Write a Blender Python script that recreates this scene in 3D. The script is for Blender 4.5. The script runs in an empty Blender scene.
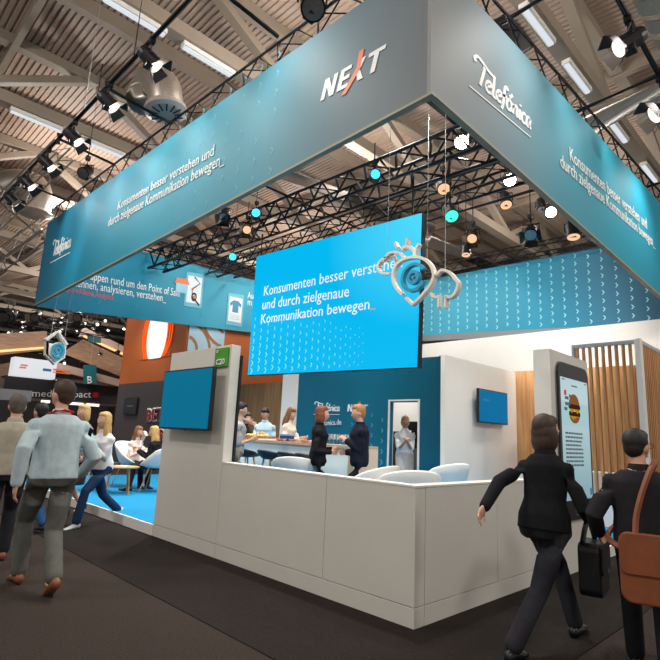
import bpy, bmesh, math, random
from math import sin, cos, pi, radians as RAD, sqrt
from mathutils import Vector as V, Matrix as M
random.seed(7)
sc = bpy.context.scene
COL = sc.collection

# ------------------------------------------------------------------ camera
F, YAW, PIT, ROLL = 522.3, .775, .199, .048          # focal length in pixels of a 660 px frame, angles in radians
EYE = V((-3.514, -2.536, 1.4))
fw = V((sin(YAW)*cos(PIT), cos(YAW)*cos(PIT), sin(PIT)))
r0 = V((cos(YAW), -sin(YAW), 0)); u0 = r0.cross(fw)
rt = r0*cos(ROLL) + u0*sin(ROLL); up = u0*cos(ROLL) - r0*sin(ROLL)
cd = bpy.data.cameras.new('camera'); cam = bpy.data.objects.new('camera', cd); COL.objects.link(cam)
cd.sensor_width = 36; cd.lens = 36*F/660; cd.clip_end = 300
cam.matrix_world = M(((rt.x, up.x, -fw.x, EYE.x), (rt.y, up.y, -fw.y, EYE.y), (rt.z, up.z, -fw.z, EYE.z), (0, 0, 0, 1)))
sc.camera = cam
def at(px, py, ax, val):
    """Point of the plane axis=val that the photograph shows at (px, py)."""
    d = fw*F + rt*(px-330) - up*(py-330)
    return EYE + d*((val-EYE[ax])/d[ax])

# ------------------------------------------------------------------ materials
def lin(c):
    return tuple(((x/255)/12.92 if x/255 <= .04045 else ((x/255+.055)/1.055)**2.4) for x in c[:3]) + (1,)
_m = {}
def mat(name, rgb, rough=.6, metal=0, emit=0, noise=0, scale=8, spec=.5, bump=0, alpha=1, stretch=None, trans=0):
    if name in _m: return _m[name]
    m = bpy.data.materials.new(name); m.use_nodes = True
    nt = m.node_tree; b = nt.nodes['Principled BSDF']
    c = lin(rgb)
    b.inputs['Base Color'].default_value = c
    b.inputs['Roughness'].default_value = rough; b.inputs['Metallic'].default_value = metal
    b.inputs['Specular IOR Level'].default_value = spec
    if emit: spec = .08; b.inputs['Specular IOR Level'].default_value = .08; b.inputs['Roughness'].default_value = .7
    if trans: b.inputs['Transmission Weight'].default_value = trans
    if emit:
        b.inputs['Base Color'].default_value = tuple(x*.12 for x in c[:3])+(1,)
        b.inputs['Emission Color'].default_value = c; b.inputs['Emission Strength'].default_value = emit
    if (noise or bump) and not emit:
        tc = nt.nodes.new('ShaderNodeTexCoord'); mp = nt.nodes.new('ShaderNodeMapping')
        nt.links.new(tc.outputs['Object'], mp.inputs['Vector'])
        if stretch: mp.inputs['Scale'].default_value = stretch
        n = nt.nodes.new('ShaderNodeTexNoise'); n.inputs['Scale'].default_value = scale; n.inputs['Detail'].default_value = 4
        nt.links.new(mp.outputs[0], n.inputs['Vector'])
        if noise:
            r = nt.nodes.new('ShaderNodeValToRGB')
            r.color_ramp.elements[0].position = .3; r.color_ramp.elements[1].position = .7
            r.color_ramp.elements[0].color = tuple(max(0, x*(1-noise)) for x in c[:3])+(1,)
            r.color_ramp.elements[1].color = tuple(min(1, x*(1+noise)) for x in c[:3])+(1,)
            nt.links.new(n.outputs['Fac'], r.inputs['Fac']); nt.links.new(r.outputs[0], b.inputs['Base Color'])
        if bump:
            bp = nt.nodes.new('ShaderNodeBump'); bp.inputs['Strength'].default_value = bump; bp.inputs['Distance'].default_value = .02
            nt.links.new(n.outputs['Fac'], bp.inputs['Height']); nt.links.new(bp.outputs[0], b.inputs['Normal'])
    _m[name] = m; return m
def grad_mat(name, stops, axis, lo, hi, rough=.55, emit=0, spec=.3):
    """Colour running along one object axis."""
    m = bpy.data.materials.new(name); m.use_nodes = True
    nt = m.node_tree; b = nt.nodes['Principled BSDF']
    b.inputs['Roughness'].default_value = rough; b.inputs['Specular IOR Level'].default_value = spec
    tc = nt.nodes.new('ShaderNodeTexCoord'); sx = nt.nodes.new('ShaderNodeSeparateXYZ')
    nt.links.new(tc.outputs['Object'], sx.inputs[0])
    mr = nt.nodes.new('ShaderNodeMapRange'); mr.inputs[1].default_value = lo; mr.inputs[2].default_value = hi
    nt.links.new(sx.outputs[axis], mr.inputs[0])
    r = nt.nodes.new('ShaderNodeValToRGB'); el = r.color_ramp.elements
    while len(el) < len(stops): el.new(.5)
    for e, (p, c) in zip(el, stops): e.position = p; e.color = lin(c)
    nt.links.new(mr.outputs[0], r.inputs[0]); nt.links.new(r.outputs[0], b.inputs['Base Color'])
    if emit:
        nt.links.remove(b.inputs['Base Color'].links[0]); b.inputs['Base Color'].default_value = (.02, .03, .035, 1); b.inputs['Specular IOR Level'].default_value = .08
        nt.links.new(r.outputs[0], b.inputs['Emission Color']); b.inputs['Emission Strength'].default_value = emit
    return m
def plank_mat(name, a, bcol, scale, axis='X'):
    """Wood boards: vertical planks with grain."""
    m = bpy.data.materials.new(name); m.use_nodes = True
    nt = m.node_tree; b = nt.nodes['Principled BSDF']; b.inputs['Roughness'].default_value = .5
    tc = nt.nodes.new('ShaderNodeTexCoord'); mp = nt.nodes.new('ShaderNodeMapping'); mp.inputs['Scale'].default_value = scale
    nt.links.new(tc.outputs['Object'], mp.inputs[0])
    n = nt.nodes.new('ShaderNodeTexNoise'); n.inputs['Scale'].default_value = 1; n.inputs['Detail'].default_value = 5
    nt.links.new(mp.outputs[0], n.inputs['Vector'])
    r = nt.nodes.new('ShaderNodeValToRGB'); e = r.color_ramp.elements
    e[0].position = .3; e[0].color = lin(a); e[1].position = .72; e[1].color = lin(bcol)
    nt.links.new(n.outputs['Fac'], r.inputs[0]); nt.links.new(r.outputs[0], b.inputs['Base Color'])
    return m

# ------------------------------------------------------------------ mesh helpers
def nb(): return bmesh.new()
def box(bm, c, s, R=None):
    vs = []
    for z in (-.5, .5):
        for x, y in ((-.5, -.5), (.5, -.5), (.5, .5), (-.5, .5)):
            p = V((x*s[0], y*s[1], z*s[2]))
            if R is not None: p = R @ p
            vs.append(bm.verts.new(p + V(c)))
    for f in ((3, 2, 1, 0), (4, 5, 6, 7), (0, 1, 5, 4), (1, 2, 6, 5), (2, 3, 7, 6), (3, 0, 4, 7)):
        bm.faces.new([vs[i] for i in f])
def bx(bm, x0, x1, y0, y1, z0, z1):
    box(bm, ((x0+x1)/2, (y0+y1)/2, (z0+z1)/2), (x1-x0, y1-y0, z1-z0))
def frame(d):
    d = V(d).normalized(); a = V((0, 0, 1)) if abs(d.z) < .95 else V((1, 0, 0))
    u = d.cross(a).normalized(); return u, u.cross(d)
def sweep(bm, rings, seg=12, cap=True):
    """rings: (centre, u half axis, v half axis)"""
    prev = None; first = last = None
    for c, u, v in rings:
        ring = [bm.verts.new(V(c) + V(u)*cos(2*pi*i/seg) + V(v)*sin(2*pi*i/seg)) for i in range(seg)]
        if prev:
            for i in range(seg): bm.faces.new((prev[i], prev[(i+1) % seg], ring[(i+1) % seg], ring[i]))
        else: first = ring
        prev = ring
    if cap:
        bm.faces.new(first[::-1]); bm.faces.new(prev)
def tube(bm, pts, radii, seg=10, round_ends=False):
    pts = [V(p) for p in pts]
    if not hasattr(radii, '__len__'): radii = [radii]*len(pts)
    rings = []; pu = None
    for i, p in enumerate(pts):
        d = (pts[min(i+1, len(pts)-1)] - pts[max(i-1, 0)])
        if d.length < 1e-9: d = V((0, 0, 1))
        d.normalize()
        if pu is None: u, v = frame(d)
        else:
            u = (pu - d*pu.dot(d))
            u = u.normalized() if u.length > 1e-6 else frame(d)[0]
            v = d.cross(u)
        pu = u
        if round_ends and i == 0:
            for a in (.25, .6, .87): rings.append((p - d*radii[0]*cos(math.asin(a))*.9, u*radii[0]*a, v*radii[0]*a))
        rings.append((p, u*radii[i], v*radii[i]))
        if round_ends and i == len(pts)-1:
            for a in (.87, .6, .25): rings.append((p + d*radii[i]*cos(math.asin(a))*.9, u*radii[i]*a, v*radii[i]*a))
    sweep(bm, rings, seg)
def bar(bm, a, b, w, h=None):
    """square bar between two points"""
    a, b = V(a), V(b); u, v = frame(b-a); h = h or w
    q = [bm.verts.new(p + u*su*w/2 + v*sv*h/2) for p in (a, b) for su, sv in ((-1, -1), (1, -1), (1, 1), (-1, 1))]
    for f in ((3, 2, 1, 0), (4, 5, 6, 7), (0, 1, 5, 4), (1, 2, 6, 5), (2, 3, 7, 6), (3, 0, 4, 7)): bm.faces.new([q[i] for i in f])
def lathe(bm, prof, c=(0, 0, 0), ax=None, seg=20):
    ax = V(ax or (0, 0, 1)).normalized(); u, v = frame(ax)
    sweep(bm, [(V(c)+ax*z, u*max(r, 1e-4), v*max(r, 1e-4)) for r, z in prof], seg)
def ball(bm, c, r, n=12, fn=None):
    """r: radius or 3 radii"""
    if not hasattr(r, '__len__'): r = (r, r, r)
    rows = []
    for i in range(n+1):
        t = pi*i/n
        row = []
        for j in range(n*2):
            a = 2*pi*j/(n*2); p = V((sin(t)*cos(a), sin(t)*sin(a), cos(t)))
            p = fn(p) if fn else V((p.x*r[0], p.y*r[1], p.z*r[2]))
            row.append(p + V(c))
            if i in (0, n): break
        rows.append([bm.verts.new(p) for p in row])
    m = n*2
    for i in range(n):
        A, B = rows[i], rows[i+1]
        for j in range(m):
            k = (j+1) % m
            if i == 0: bm.faces.new((A[0], B[j], B[k]))
            elif i == n-1: bm.faces.new((A[j], B[0], A[k]))
            else: bm.faces.new((A[j], B[j], B[k], A[k]))
def prism(bm, poly, o, U, W, d):
    """polygon in the plane (o, U, W), given thickness along vector d"""
    o, U, W, d = V(o), V(U), V(W), V(d)
    a = [bm.verts.new(o+U*x+W*y) for x, y in poly]; b = [bm.verts.new(v.co+d) for v in a]
    n = len(a)
    bm.faces.new(a[::-1]); bm.faces.new(b)
    for i in range(n): bm.faces.new((a[i], a[(i+1) % n], b[(i+1) % n], b[i]))
def stroke(bm, pts, w, o, U, W, d):
    """flat pen stroke of width w through 2-D points, solid along d"""
    n = (V(U).normalized(), V(W).normalized())
    P = [V((x, y)) for x, y in pts]
    L = []; Rr = []
    for i, p in enumerate(P):
        t = (P[min(i+1, len(P)-1)] - P[max(i-1, 0)]); t = t.normalized() if t.length > 1e-9 else V((1, 0))
        nn = V((-t.y, t.x)); ww = w
        L.append(p+nn*ww/2); Rr.append(p-nn*ww/2)
    o, U, W, d = V(o), V(U), V(W), V(d)
    f = lambda q: o+U*q.x+W*q.y
    A = [bm.verts.new(f(q)) for q in L]; B = [bm.verts.new(f(q)) for q in Rr]
    A2 = [bm.verts.new(v.co+d) for v in A]; B2 = [bm.verts.new(v.co+d) for v in B]
    for i in range(len(P)-1):
        bm.faces.new((A[i], B[i], B[i+1], A[i+1])); bm.faces.new((A2[i+1], B2[i+1], B2[i], A2[i]))
        bm.faces.new((A[i+1], A2[i+1], A2[i], A[i])); bm.faces.new((B[i], B2[i], B2[i+1], B[i+1]))
    bm.faces.new((A[0], A2[0], B2[0], B[0])); bm.faces.new((A[-1], B[-1], B2[-1], A2[-1]))
def arc(cx, cy, rx, ry, a0, a1, n=24):
    return [(cx+rx*cos(RAD(a0+(a1-a0)*i/n)), cy+ry*sin(RAD(a0+(a1-a0)*i/n))) for i in range(n+1)]
def smooth_pts(pts, n=5):
    out = []
    P = [V(p) for p in pts]
    for i in range(len(P)-1):
        p0, p1, p2, p3 = P[max(i-1, 0)], P[i], P[i+1], P[min(i+2, len(P)-1)]
        for k in range(n):
            t = k/n
            out.append(.5*((2*p1)+(p2-p0)*t+(2*p0-5*p1+4*p2-p3)*t*t+(3*p1-p0-3*p2+p3)*t**3))
    out.append(P[-1]); return out

# ------------------------------------------------------------------ objects
_mw = {}
def thing(name, label, cat, loc=(0, 0, 0), rz=0, group=None, kind=None):
    o = bpy.data.objects.new(name, None); COL.objects.link(o); o.empty_display_size = .2
    o.location = loc; o.rotation_euler = (0, 0, rz)
    tag(o, label, cat, group, kind)
    _mw[o.name] = M.Translation(V(loc)) @ M.Rotation(rz, 4, 'Z')
    return o
def tag(o, label=None, cat=None, group=None, kind=None):
    if label: o['label'] = label
    if cat: o['category'] = cat
    if group: o['group'] = group
    if kind: o['kind'] = kind
    return o
def obj(name, bm, m, parent=None, world=True, smooth=False, bevel=0, label=None, recalc=True):
    """links the bmesh as ONE object; vertices are in world space unless world=False (parent's space)"""
    me = bpy.data.meshes.new(name)
    if recalc: bmesh.ops.recalc_face_normals(bm, faces=bm.faces[:])
    cen = None
    if parent is None:
        xs = [v.co for v in bm.verts]
        lo = V((min(v.x for v in xs), min(v.y for v in xs), min(v.z for v in xs))); hi = V((max(v.x for v in xs), max(v.y for v in xs), max(v.z for v in xs)))
        cen = V(((lo.x+hi.x)/2, (lo.y+hi.y)/2, lo.z)); bm.transform(M.Translation(-cen))
    elif world:
        bm.transform(full(parent).inverted())
    bm.to_mesh(me); bm.free()
    ms = m if isinstance(m, (list, tuple)) else [m]
    for q in ms: me.materials.append(q)
    if smooth:
        for p in me.polygons: p.use_smooth = True
    o = bpy.data.objects.new(name, me); COL.objects.link(o)
    if parent is None: o.location = cen; _mw[o.name] = M.Translation(cen)
    else: o.parent = parent; _mw[o.name] = M.Identity(4)
    if bevel:
        b = o.modifiers.new('bevel', 'BEVEL'); b.width = bevel; b.segments = 2; b.limit_method = 'ANGLE'
    if label: o['label'] = label
    return o
def full(o):
    m = _mw.get(o.name, M.Identity(4))
    while o.parent is not None:
        o = o.parent; m = _mw.get(o.name, M.Identity(4)) @ m
    return m
def struct(name, bm, m, label=None, **k):
    o = obj(name, bm, m, **k); o['kind'] = 'structure'
    if label: o['label'] = label
    return o
def dup(o, loc=None, rz=None, label=None, group=None, parent=None):
    """copy of a thing with copies of its parts and sub-parts"""
    c = o.copy(); COL.objects.link(c); _mw[c.name] = _mw.get(o.name, M.Identity(4)).copy()
    if parent is not None: c.parent = parent
    if loc is not None:
        c.location = loc; c.rotation_euler = (0, 0, rz or 0) if not isinstance(rz, (tuple, list)) else rz
    if label: c['label'] = label
    if group: c['group'] = group
    for ch in list(o.children): dup(ch, parent=c)
    return c
def text_bm(body, bold=False, shear=0, extrude=.5, spacing=1.0):
    cu = bpy.data.curves.new('lettering', 'FONT'); cu.body = body; cu.size = 1; cu.shear = shear
    cu.space_character = spacing; cu.resolution_u = 2
    if bold: cu.offset = .018
    o = bpy.data.objects.new('lettering', cu); COL.objects.link(o)
    bpy.context.view_layer.update()
    me = bpy.data.meshes.new_from_object(o.evaluated_get(bpy.context.evaluated_depsgraph_get()))
    bm = nb(); bm.from_mesh(me)
    bpy.data.objects.remove(o); bpy.data.curves.remove(cu); bpy.data.meshes.remove(me)
    return bm
def lettering(body, a, b, top, m, parent, nrm, name='lettering', bold=False, shear=0, spacing=1.0, caps=.729, thick=.006, label=None):
    """text whose baseline runs from point a to b, with capitals reaching 'top' above a; nrm faces the reader"""
    bm = text_bm(body, bold, shear, spacing=spacing)
    x0 = min(v.co.x for v in bm.verts); x1 = max(v.co.x for v in bm.verts)
    a, b, top, nrm = V(a), V(b), V(top), V(nrm)
    U = (b-a)/(x1-x0); W = (top-a); W = (W - (b-a)*(W.dot(b-a)/(b-a).length_squared))/caps
    for v in bm.verts: v.co = a + U*(v.co.x-x0) + W*v.co.y + nrm*.006
    ext = bmesh.ops.extrude_face_region(bm, geom=bm.faces[:])
    for g in ext['geom']:
        if isinstance(g, bmesh.types.BMVert): g.co += nrm*thick
    return obj(name, bm, m, parent, label=label)
def chevrons(spots, o, U, W, d, m, parent, w=.3, name='chevron_pattern'):
    """'>' marks at (x, y, size) in the plane (o, U, W)"""
    bm = nb()
    for x, y, s in spots:
        t = s*w
        for sg in (1, -1):
            prism(bm, [(x-s*.35, y+sg*s*.6), (x-s*.35+t, y+sg*s*.6), (x+s*.35+t*.3, y), (x+s*.35-t*.7, y)][::sg], o, U, W, d)
    return obj(name, bm, m, parent)
# ------------------------------------------------------------------ shared materials
white = mat('white_laminate', (218, 214, 205), .45, noise=.02, scale=3)
white2 = mat('white_paint', (232, 228, 222), .6, noise=.015, scale=2)
black = mat('black_metal', (22, 23, 26), .45, metal=.3, noise=.2, scale=20)
blackp = mat('black_plastic', (18, 18, 20), .4, noise=.1, scale=20)
steel = mat('brushed_steel', (150, 150, 152), .35, metal=.9, noise=.1, scale=30)
alu = mat('dark_truss_metal', (46, 47, 52), .4, metal=.6, noise=.2, scale=15)
alul = mat('aluminium_truss', (150, 142, 134), .5, metal=.3, noise=.1, scale=15)
duct = mat('galvanised_duct', (176, 166, 156), .38, metal=.75, noise=.12, scale=6, stretch=(1, 8, 8))
girder = mat('painted_girder', (146, 132, 117), .6, noise=.06, scale=2)
deck = mat('roof_deck', (174, 152, 136), .6, noise=.06, scale=1.5)
w_text = mat('white_print', (240, 242, 240), .5, noise=.01)
o_text = mat('orange_print', (238, 120, 70), .5, noise=.01)
r_text = mat('red_print', (236, 92, 88), .5, noise=.01)
oak = plank_mat('oak_boards', (176, 122, 74), (214, 164, 110), (18, 18, 1.2))
oakd = plank_mat('oak_boards_dark', (128, 92, 60), (160, 120, 82), (14, 14, 1.0))
legwood = mat('oak_leg', (196, 148, 96), .5, noise=.12, scale=12, stretch=(6, 6, 1))
blue_carpet = mat('blue_carpet', (40, 140, 190), .95, noise=.1, scale=120, spec=.1, bump=.3)
dark_carpet = mat('dark_carpet', (60, 52, 48), .95, noise=.22, scale=60, spec=.1, bump=.4)
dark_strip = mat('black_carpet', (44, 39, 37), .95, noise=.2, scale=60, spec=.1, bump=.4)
shell = mat('white_shell', (228, 226, 222), .4, noise=.01)
shelld = mat('charcoal_shell', (30, 34, 40), .45, noise=.05)
lampw = mat('lamp_glow', (255, 240, 214), .4, emit=14)
lampb = mat('cyan_lamp_glow', (60, 200, 255), .4, emit=2.5)
lampg = mat('green_lamp_glow', (70, 240, 200), .4, emit=1.6)
lampd = mat('warm_lamp_glow', (255, 205, 160), .4, emit=1.0)
tubeg = mat('fluorescent_glow', (232, 238, 245), .4, emit=.85)

# ------------------------------------------------------------------ setting: floor, roof
bm = nb(); bx(bm, -14, 40, -14, 62, -.1, 0); struct('floor', bm, dark_carpet, 'dark brown carpeted floor of the hall')
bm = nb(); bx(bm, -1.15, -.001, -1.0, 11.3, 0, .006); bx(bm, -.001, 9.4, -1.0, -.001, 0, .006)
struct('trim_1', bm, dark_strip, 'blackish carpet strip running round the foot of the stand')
ZR = 11.5
bm = nb(); x = -9.0; k = 0
prof = []
while x < 44:
    prof += [(x, ZR), (x+.09, ZR), (x+.105, ZR+.045), (x+.145, ZR+.045)]; x += .16
for y0, y1 in ((-9, 62),):
    a = [bm.verts.new((p, y0, z)) for p, z in prof]; b = [bm.verts.new((p, y1, z)) for p, z in prof]
    for i in range(len(prof)-1): bm.faces.new((a[i], a[i+1], b[i+1], b[i]))
struct('ceiling', bm, deck, 'ribbed metal roof deck of the hall', recalc=False)
bm = nb(); bx(bm, -14, 44, 61.8, 62, 0, 12); struct('wall_back', bm, mat('hall_wall', (92, 82, 74), .8, noise=.1, scale=.5))
bm = nb(); bx(bm, 40, 40.2, -9, 62, 0, 12); struct('wall_right', bm, _m['hall_wall'])
ys = [-4.6, 1.1, 6.85, 12.45, 18.3, 24.1, 29.9, 35.7, 41.5, 47.3, 53]
for gi, y in enumerate(ys):
    g = bpy.data.objects.new('roof_girder', None); COL.objects.link(g); g.location = (0, y, 9.5); g['kind'] = 'structure'
    _mw[g.name] = M.Translation((0, y, 9.5))
    bm = nb(); bx(bm, -9, 40, y-.17, y+.17, 9.5, 9.82); obj('bottom_chord', bm, girder, g)
    bm = nb(); bx(bm, -9, 40, y-.15, y+.15, 11.2, 11.48); obj('top_chord', bm, girder, g)
    bm = nb(); x = -8.0 + (.25 if gi % 2 else .55); n = 0
    while x < 38:
        bar(bm, (x, y, 9.75), (x-2.7, y, 11.25), .24, .2); bar(bm, (x, y, 9.75), (x+2.7, y, 11.25), .24, .2)
        x += 5.75
    obj('diagonals', bm, girder, g)
bm = nb()
for y in (-1.8, 4.0, 9.65, 15.4, 21.2, 27):
    bx(bm, -9, 40, y-.12, y+.12, 11.1, 11.47)
struct('trim_2', bm, girder, 'purlins under the roof deck')
bm = nb()
for x in (-7.8, -1.2, 4.6, 10.4, 16.2, 22):
    bar(bm, (x, -9, 11.3), (x, 62, 11.3), .16, .3)
struct('trim_3', bm, girder, 'beams running the long way under the roof deck')
# fluorescent strips under the girders
def strip(x, y, z=9.38, label='', group='fluorescent strips'):
    t = thing('fluorescent_light', label, 'light', (x, y, z), 0, group)
    bm = nb(); bx(bm, x-.65, x+.65, y-.09, y+.09, z, z+.098); obj('housing', bm, white2, t)
    bm = nb(); bx(bm, x-.62, x+.62, y-.05, y+.05, z-.04, z-.001); obj('tube', bm, tubeg, t)
    return t
s0 = None
strips = []
for px, py, i, lab in ((36, 122, 3, 'white fluorescent strip under the girder at far left, between lamp bar and frame edge'),
                       (104, 147, 3, 'white fluorescent strip under the girder just left of the long blue sign'),
                       (138, 14, 2, 'white fluorescent strip at the top left, above the lamp bar'),
                       (213, 58, 2, 'white fluorescent strip just above the long left sign, right of the duct outlet'),
                       (38, 200, 4, 'white fluorescent strip low at left near the far end of the lamp bar'),
                       (297, 178, 2.5, 'long pale fluorescent strip seen below the left sign beside a round duct')):
    y = ys[int(i)] if i != 2.5 else 9.65
    p = at(px, py, 2, 9.4)
    strips.append(strip(p.x, y if i != 2.5 else p.y, 9.4, lab))
for px, py, lab in ((547, 22, 'first fluorescent fitting under the right girder, nearest the top edge'),
                    (588, 74, 'fluorescent fitting halfway down the right girder'), (628, 128, 'fluorescent fitting under the right girder, below the lamp bar'),
                    (655, 172, 'last fluorescent fitting under the right girder, at the frame edge')):
    p = at(px, py, 2, 9.4); strips.append(strip(p.x, 1.1, 9.4, lab))
# ------------------------------------------------------------------ the stand: platform, parapets, walls
ZP = .135
PX, PY = 9.35, 11.3
bm = nb(); bx(bm, .02, PX, .02, PY, 0.001, ZP); struct('floor_platform', bm, blue_carpet, 'bright blue carpeted stand platform')
bm = nb()
bx(bm, -.01, .018, 4.2, PY, .001, ZP+.006); bx(bm, 3.71, PX, -.01, .018, .001, ZP+.006)
struct('trim_4', bm, white2, 'white edge of the platform')
# left front parapet and the taller screen wall at its end
def panels(bm, segs, ax, t, z0, z1, gap=.003):
    for a, b in segs:
        if ax == 'y': bx(bm, 0, t, a+gap, b-gap, z0, z1)
        else: bx(bm, a+gap, b-gap, 0, t, z0, z1)
grey = mat('joint_shadow_grey', (110, 108, 104), .7)
HW = 1.027
bm = nb(); panels(bm, ((0, 1.0), (1.0, 2.72)), 'y', .13, .152, HW); panels(bm, ((0, 2.72),), 'y', .13, .002, .147)
panels(bm, ((.135, 1.3), (1.3, 2.515)), 'x', .13, .152, HW); panels(bm, ((.135, 2.515),), 'x', .13, .002, .147)
struct('wall_front', bm, white, 'low white parapet round the front corner of the stand', bevel=.003)
bm = nb(); bx(bm, -.004, .134, -.004, 2.72, HW+.001, HW+.016); bx(bm, .135, 2.515, -.004, .134, HW+.001, HW+.016)
struct('trim_5', bm, white2, 'white top edge of the parapet')
bm = nb(); panels(bm, ((2.72, 4.2),), 'y', .13, .152, 2.42); panels(bm, ((2.72, 4.2),), 'y', .13, .002, .147)
struct('wall_left', bm, white, 'tall white wall end that carries the left screen', bevel=.003)
bm = nb(); bx(bm, .135, .16, 2.7, 4.2, ZP+.002, 2.3); struct('trim_6', bm, blackp, 'black back panel of the tall white wall')
# interior walls
teal = grad_mat('teal_print', [(0, (4, 78, 100)), (.45, (6, 112, 140)), (1, (4, 96, 124))], 1, -2.0, 2.0, .5)
TX = 4.9
bm = nb()
bx(bm, TX, TX+.1, 3.0, 3.51, ZP+.002, 2.98); bx(bm, TX, TX+.1, 4.2, 7.06, ZP+.002, 2.98); bx(bm, TX, TX+.1, 3.5101, 4.1999, 2.12, 2.98)
wt = struct('wall_teal', bm, teal, 'teal printed wall with a doorway behind the bar')
bm = nb()
bx(bm, TX-.02, TX+.12, 3.47, 3.509, ZP+.002, 2.14); bx(bm, TX-.02, TX+.12, 4.201, 4.24, ZP+.002, 2.14); bx(bm, TX-.02, TX+.12, 3.47, 4.24, 2.141, 2.17)
struct('door_1', bm, white2, 'white door frame of the kitchen opening')
bm = nb(); bx(bm, TX-.01, 7.76, 2.9, 2.998, ZP+.002, 3.0); struct('wall_block', bm, white2, 'white wall of the kitchen block facing the right parapet')
bm = nb(); bx(bm, 6.9, 7.0, 3.0, 8, ZP+.002, 2.9); struct('wall_kitchen', bm, white2)
bm = nb(); bx(bm, TX+.4, TX+.5, 7.07, 8.15, ZP+.002, 4.0); struct('wall_white', bm, white2, 'white wall panel behind the bar staff')
bm = nb(); bx(bm, TX+.6, TX+.7, 8.0, 11.2, ZP+.002, 2.75)
struct('wall_oak', bm, oakd, 'oak boarded wall at the left end behind the bar')
bm = nb(); bx(bm, 7.765, 7.86, .15, 3.0, ZP+.002, 3.02); struct('wall_boards', bm, oak, 'oak boarded wall beside the kitchen block')
bm = nb(); bx(bm, PX-.12, PX, .1, 9.5, ZP+.002, 4.2); struct('wall_right_back', bm, white2, 'high white back wall under the far sign')
bm = nb(); bx(bm, TX-.03, 7.5, 3.0, 3.06, 2.981, 3.02)
struct('trim_7', bm, white2)

# slatted room at the right
t = thing('slat_screen', 'oak slat screen with white corner post at the right, behind the man with the bag', 'screen', (6.2, 0, ZP+.002))
bm = nb(); bx(bm, 6.16, 6.3, -.06, .03, ZP+.002, 3.24); obj('post', bm, white2, t, bevel=.004)
bm = nb(); bx(bm, 6.18, 6.26, .03, 1.02, 3.16, 3.22); bx(bm, 6.18, 6.26, 1.02, 1.06, ZP+.002, 3.22); obj('rail', bm, mat('pale_frame', (176, 186, 190), .5), t)
for i in range(9):
    y = .11 + i*.108
    bm = nb(); bx(bm, 6.19, 6.25, y-.02, y+.02, .62, 3.16); obj('slat', bm, oak, t)
bm = nb(); bx(bm, 6.18, 6.3, .03, 1.06, ZP+.002, .62); obj('plinth', bm, white2, t)
t = thing('slat_screen', 'oak slat screen running off the right edge beyond the white post', 'screen', (7.8, 0, ZP+.002))
bm = nb(); bx(bm, 6.31, 9.3, -.03, .03, 3.18, 3.24); obj('rail', bm, _m['pale_frame'], t)
for i in range(26):
    x = 6.37 + i*.112
    bm = nb(); bx(bm, x-.022, x+.022, -.03, .03, ZP+.06, 3.18); obj('slat', bm, oak, t)
bm = nb(); bx(bm, 6.31, 9.3, .04, .09, ZP+.002, 2.75); obj('backing_board', bm, oak, t)
bm = nb(); bx(bm, 6.31, 9.3, -.04, .035, ZP+.002, ZP+.06); obj('sill', bm, white2, t)
bm = nb()
bx(bm, 6.7, 7.2, .3, 2.4, ZP+.002, .98)
t = obj('bench', bm, white2); tag(t, 'white bench block seen between the oak slats', 'bench')

# phone panel in the right parapet
ph = thing('phone_panel', 'tall white panel showing a giant smartphone with a burger on its screen', 'display panel', (3.18, 0, .002))
bm = nb(); bx(bm, 2.52, 3.70, -.05, .15, .002, 2.517); obj('panel', bm, white, ph, bevel=.004)
def rrect(x0, x1, z0, z1, r, n=8):
    return arc(x1-r, z1-r, r, r, 0, 90, n)+arc(x0+r, z1-r, r, r, 90, 180, n)+arc(x0+r, z0+r, r, r, 180, 270, n)+arc(x1-r, z0+r, r, r, 270, 360, n)
X_, Z_ = (1, 0, 0), (0, 0, 1)
bm = nb(); prism(bm, rrect(2.655, 3.60, .585, 2.385, .13), (0, -.051, 0), X_, Z_, (0, -.035, 0)); body = obj('phone_body', bm, mat('phone_black', (38, 38, 42), .3, noise=.05), ph)
bm = nb(); prism(bm, rrect(2.64, 3.615, .57, 2.40, .14), (0, -.051, 0), X_, Z_, (0, -.012, 0)); obj('bezel', bm, steel, ph)
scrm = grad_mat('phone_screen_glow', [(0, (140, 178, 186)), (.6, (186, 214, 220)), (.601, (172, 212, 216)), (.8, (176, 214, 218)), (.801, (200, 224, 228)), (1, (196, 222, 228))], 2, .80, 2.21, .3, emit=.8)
bm = nb(); bx(bm, 2.70, 3.55, -.090, -.0865, .80, 2.21); scr = obj('screen', bm, scrm, ph)
bm = nb(); stroke(bm, rrect(3.0, 3.17, .63, .74, .04), .014, (0, -.0865, 0), X_, Z_, (0, -.004, 0)); obj('home_button', bm, steel, ph)
def on_ph(name, poly, m, lay):
    bm = nb(); prism(bm, poly, (0, -.0902-lay*.002, 0), X_, Z_, (0, -.002, 0)); return obj(name, bm, m, scr)
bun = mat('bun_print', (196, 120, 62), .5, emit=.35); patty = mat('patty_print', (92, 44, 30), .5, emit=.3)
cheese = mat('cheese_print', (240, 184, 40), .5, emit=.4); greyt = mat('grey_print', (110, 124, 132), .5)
cx, cz = 3.085, 1.86
bur = nb()
def addp(poly, lay, mi):
    n0 = len(bur.faces); prism(bur, poly, (0, -.0902-lay*.002, 0), X_, Z_, (0, -.002, 0)); bur.faces.ensure_lookup_table()
    for f in bur.faces[n0:]: f.material_index = mi
addp(arc(cx, cz+.03, .165, .14, 0, 180, 16), 0, 0); addp(arc(cx, cz-.08, .16, .10, 180, 360, 16), 0, 0)
addp(rrect(cx-.18, cx+.18, cz-.015, cz+.045, .03), 1, 1)
addp(rrect(cx-.175, cx+.175, cz-.10, cz-.04, .03), 1, 1)
addp([(cx-.17, cz-.01), (cx-.1, cz-.06), (cx, cz-.02), (cx+.08, cz-.065), (cx+.17, cz-.01)], 2, 2)
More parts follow.
